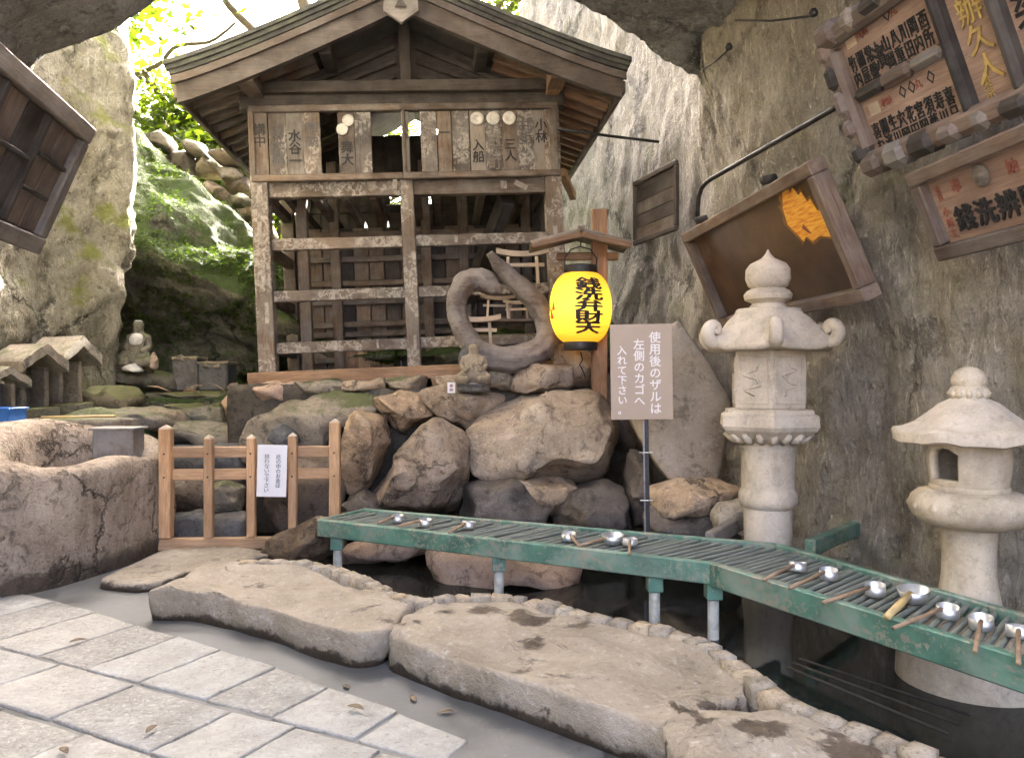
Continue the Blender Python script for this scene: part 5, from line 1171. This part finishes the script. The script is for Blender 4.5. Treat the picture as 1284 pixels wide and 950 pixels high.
# fallen leaves on the ground
for i, (px, py) in enumerate(((352, 796), (370, 799), (505, 833), (592, 855), (610, 858), (434, 861), (518, 876), (559, 893), (446, 887), (190, 914), (80, 941), (98, 803), (140, 730))):
    z = .006 if i not in (8, 9, 10, 11) else .03; c = G(px, py, z); bm = bmesh.new(); L = rn.uniform(.03, .05); th = rn.uniform(0, 6.28)
    out = [(math.cos(a) * L * (1 if abs(math.cos(a)) > .9 else .8), math.sin(a) * L * .4) for a in [j * math.pi / 5 for j in range(10)]]
    V = [(0, 0, .006)] + [(x * math.cos(th) - y * math.sin(th), x * math.sin(th) + y * math.cos(th), .004 + abs(y) * .5) for x, y in out]
    V += [(x, y, z_ - .0025) for x, y, z_ in V]; Fc = [(0, 1 + j, 1 + (j + 1) % 10) for j in range(10)] + [(11, 12 + (j + 1) % 10, 12 + j) for j in range(10)] + [(1 + j, 12 + j, 12 + (j + 1) % 10, 1 + (j + 1) % 10) for j in range(10)]
    tag(link('fallen_leaf', mk('fallen_leaf', V, Fc), 'dryleaf' if i < 5 else 'branch', None, c), 'dry curled yellow leaf lying at the foot of the stone slabs' if i < 5 else 'dark fallen leaf lying on the paving', 'leaf', 'pale fallen leaves by the slabs' if i < 5 else 'dark fallen leaves on paving')

# ------------------------------------------------------------------ trees beyond
def tree(loc, label, h, spread, nleaf, seed, lmat, dens=.09, bare=()):
    rn = random.Random(seed); e = empty('tree', loc, label, 'tree', 'trees beyond the bank'); L = Vector(loc)
    tips = []; V = []; Fc = []
    def add(path, r0, r1):
        n = len(path); v, f_ = tube_data(path, [r0 + (r1 - r0) * i / (n - 1) for i in range(n)], 7); o = len(V); V.extend(v); Fc.extend(tuple(a + o for a in q) for q in f_)
    tp = [Vector((0, 0, 0))]
    for i in range(6): tp.append(tp[-1] + Vector((rn.uniform(-.25, .25), rn.uniform(-.2, .2), h * .11)))
    add(tp, h * .03, h * .015)
    for b_ in range(11):
        s_ = tp[rn.randint(2, 6)]; a = rn.uniform(0, 6.28); ln = spread * rn.uniform(.6, 1.1); p = [s_]
        for i in range(5): p.append(p[-1] + Vector((math.cos(a + rn.uniform(-.4, .4)), math.sin(a + rn.uniform(-.4, .4)), rn.uniform(.1, .7))) * ln / 5); tips.append(p[-1])
        add(p, h * .011, h * .003)
        for j in range(3):
            q0 = p[rn.randint(2, 5)]; q = [q0]
            for i in range(3): q.append(q[-1] + Vector((rn.uniform(-1, 1), rn.uniform(-1, 1), rn.uniform(-.4, .7))) * ln / 7)
            tips += q[1:]; add(q, h * .004, h * .0015)
    for pth, r0, r1 in bare:
        q = [p - L for p in pth]; add(q, r0, r1); ends = sorted((q[0], q[-1]), key=lambda p: (p - tp[-1]).length); add([ends[0], ends[0].lerp(tp[-1], .5) + Vector((0, .3, -.2)), tp[-1]], r0, h * .015)
    link('trunk', mk('trunk', V, Fc), 'branch', e)
    LV = []; LF = []
    for i in range(nleaf):
        c = rn.choice(tips) + Vector((rn.gauss(0, 1), rn.gauss(0, 1), rn.gauss(0, .8))) * spread * .15
        a = Vector((rn.gauss(0, 1), rn.gauss(0, 1), rn.gauss(0, .6))).normalized(); b2 = a.orthogonal().normalized(); b2.rotate(Matrix.Rotation(rn.uniform(0, 6.28), 3, a)); s_ = dens * rn.uniform(.6, 1.3)
        n_ = a.cross(b2); o = len(LV); LV += [c - a * s_, c + b2 * s_ * .45 + n_ * s_ * .12, c + a * s_, c - b2 * s_ * .45 + n_ * s_ * .12]; LF += [(o, o + 1, o + 2), (o, o + 2, o + 3)]
    link('crown', mk('crown', LV, LF, False), lmat, e)
br1 = smooth_loop(resample([P(260, -40, 15), P(285, 8, 15), P(310, 30, 15), P(332, 52, 15), P(345, 70, 15)], .2, False), 2, False)
br2 = smooth_loop(resample([P(180, 90, 15), P(208, 78, 15), P(212, 58, 15), P(240, 54, 15), P(262, 56, 15), P(285, 38, 15), P(296, 28, 15)], .15, False), 2, False)
br3 = [P(385, 40, 16), P(386, 20, 16), P(378, -5, 16), P(376, -30, 16)]; br4 = [P(388, 26, 16), P(398, 8, 16), P(404, -10, 16)]
br5 = [P(350, 44, 16), P(355, 26, 16), P(370, 20, 16), P(386, 26, 16)]
tree((-7.1, 16.0, 2.2), 'bright green leafy tree behind the mossy cliff', 8.0, 2.5, 16000, 1, 'leaf2', bare=((br2, .05, .03),))
tree((-5.6, 17.5, 1.8), 'bright green leafy tree beyond the dry stone wall', 6.0, 2.3, 14000, 2, 'leaf2')
tree((-3.6, 19.0, 1.5), 'bare-branched tree rising behind the shrine roof', 6.2, 2.2, 1500, 3, 'leaf', bare=((br1, .06, .09), (br3, .16, .11), (br4, .07, .05), (br5, .02, .03)))
tree((-.6, 19.5, 2.6), 'leafy tree showing between shrine roof and lit cliff', 11.0, 2.8, 12000, 4, 'leaf2')
tree((-7.6, 12.6, 4.5), 'tall leafy tree added on top of the mossy cliff for shade', 11.5, 3.4, 40000, 7, 'leaf', dens=.10)  # added mostly out of view, its crown put in to shade the cliff
tree((-8.5, 19.0, 2.6), 'leafy tree standing farthest behind the cliff', 7.0, 2.6, 8000, 5, 'leaf')
tree((-2.2, 16.5, 2.0), 'low leafy tree directly behind the shrine', 3.2, 1.8, 6000, 6, 'leaf2')
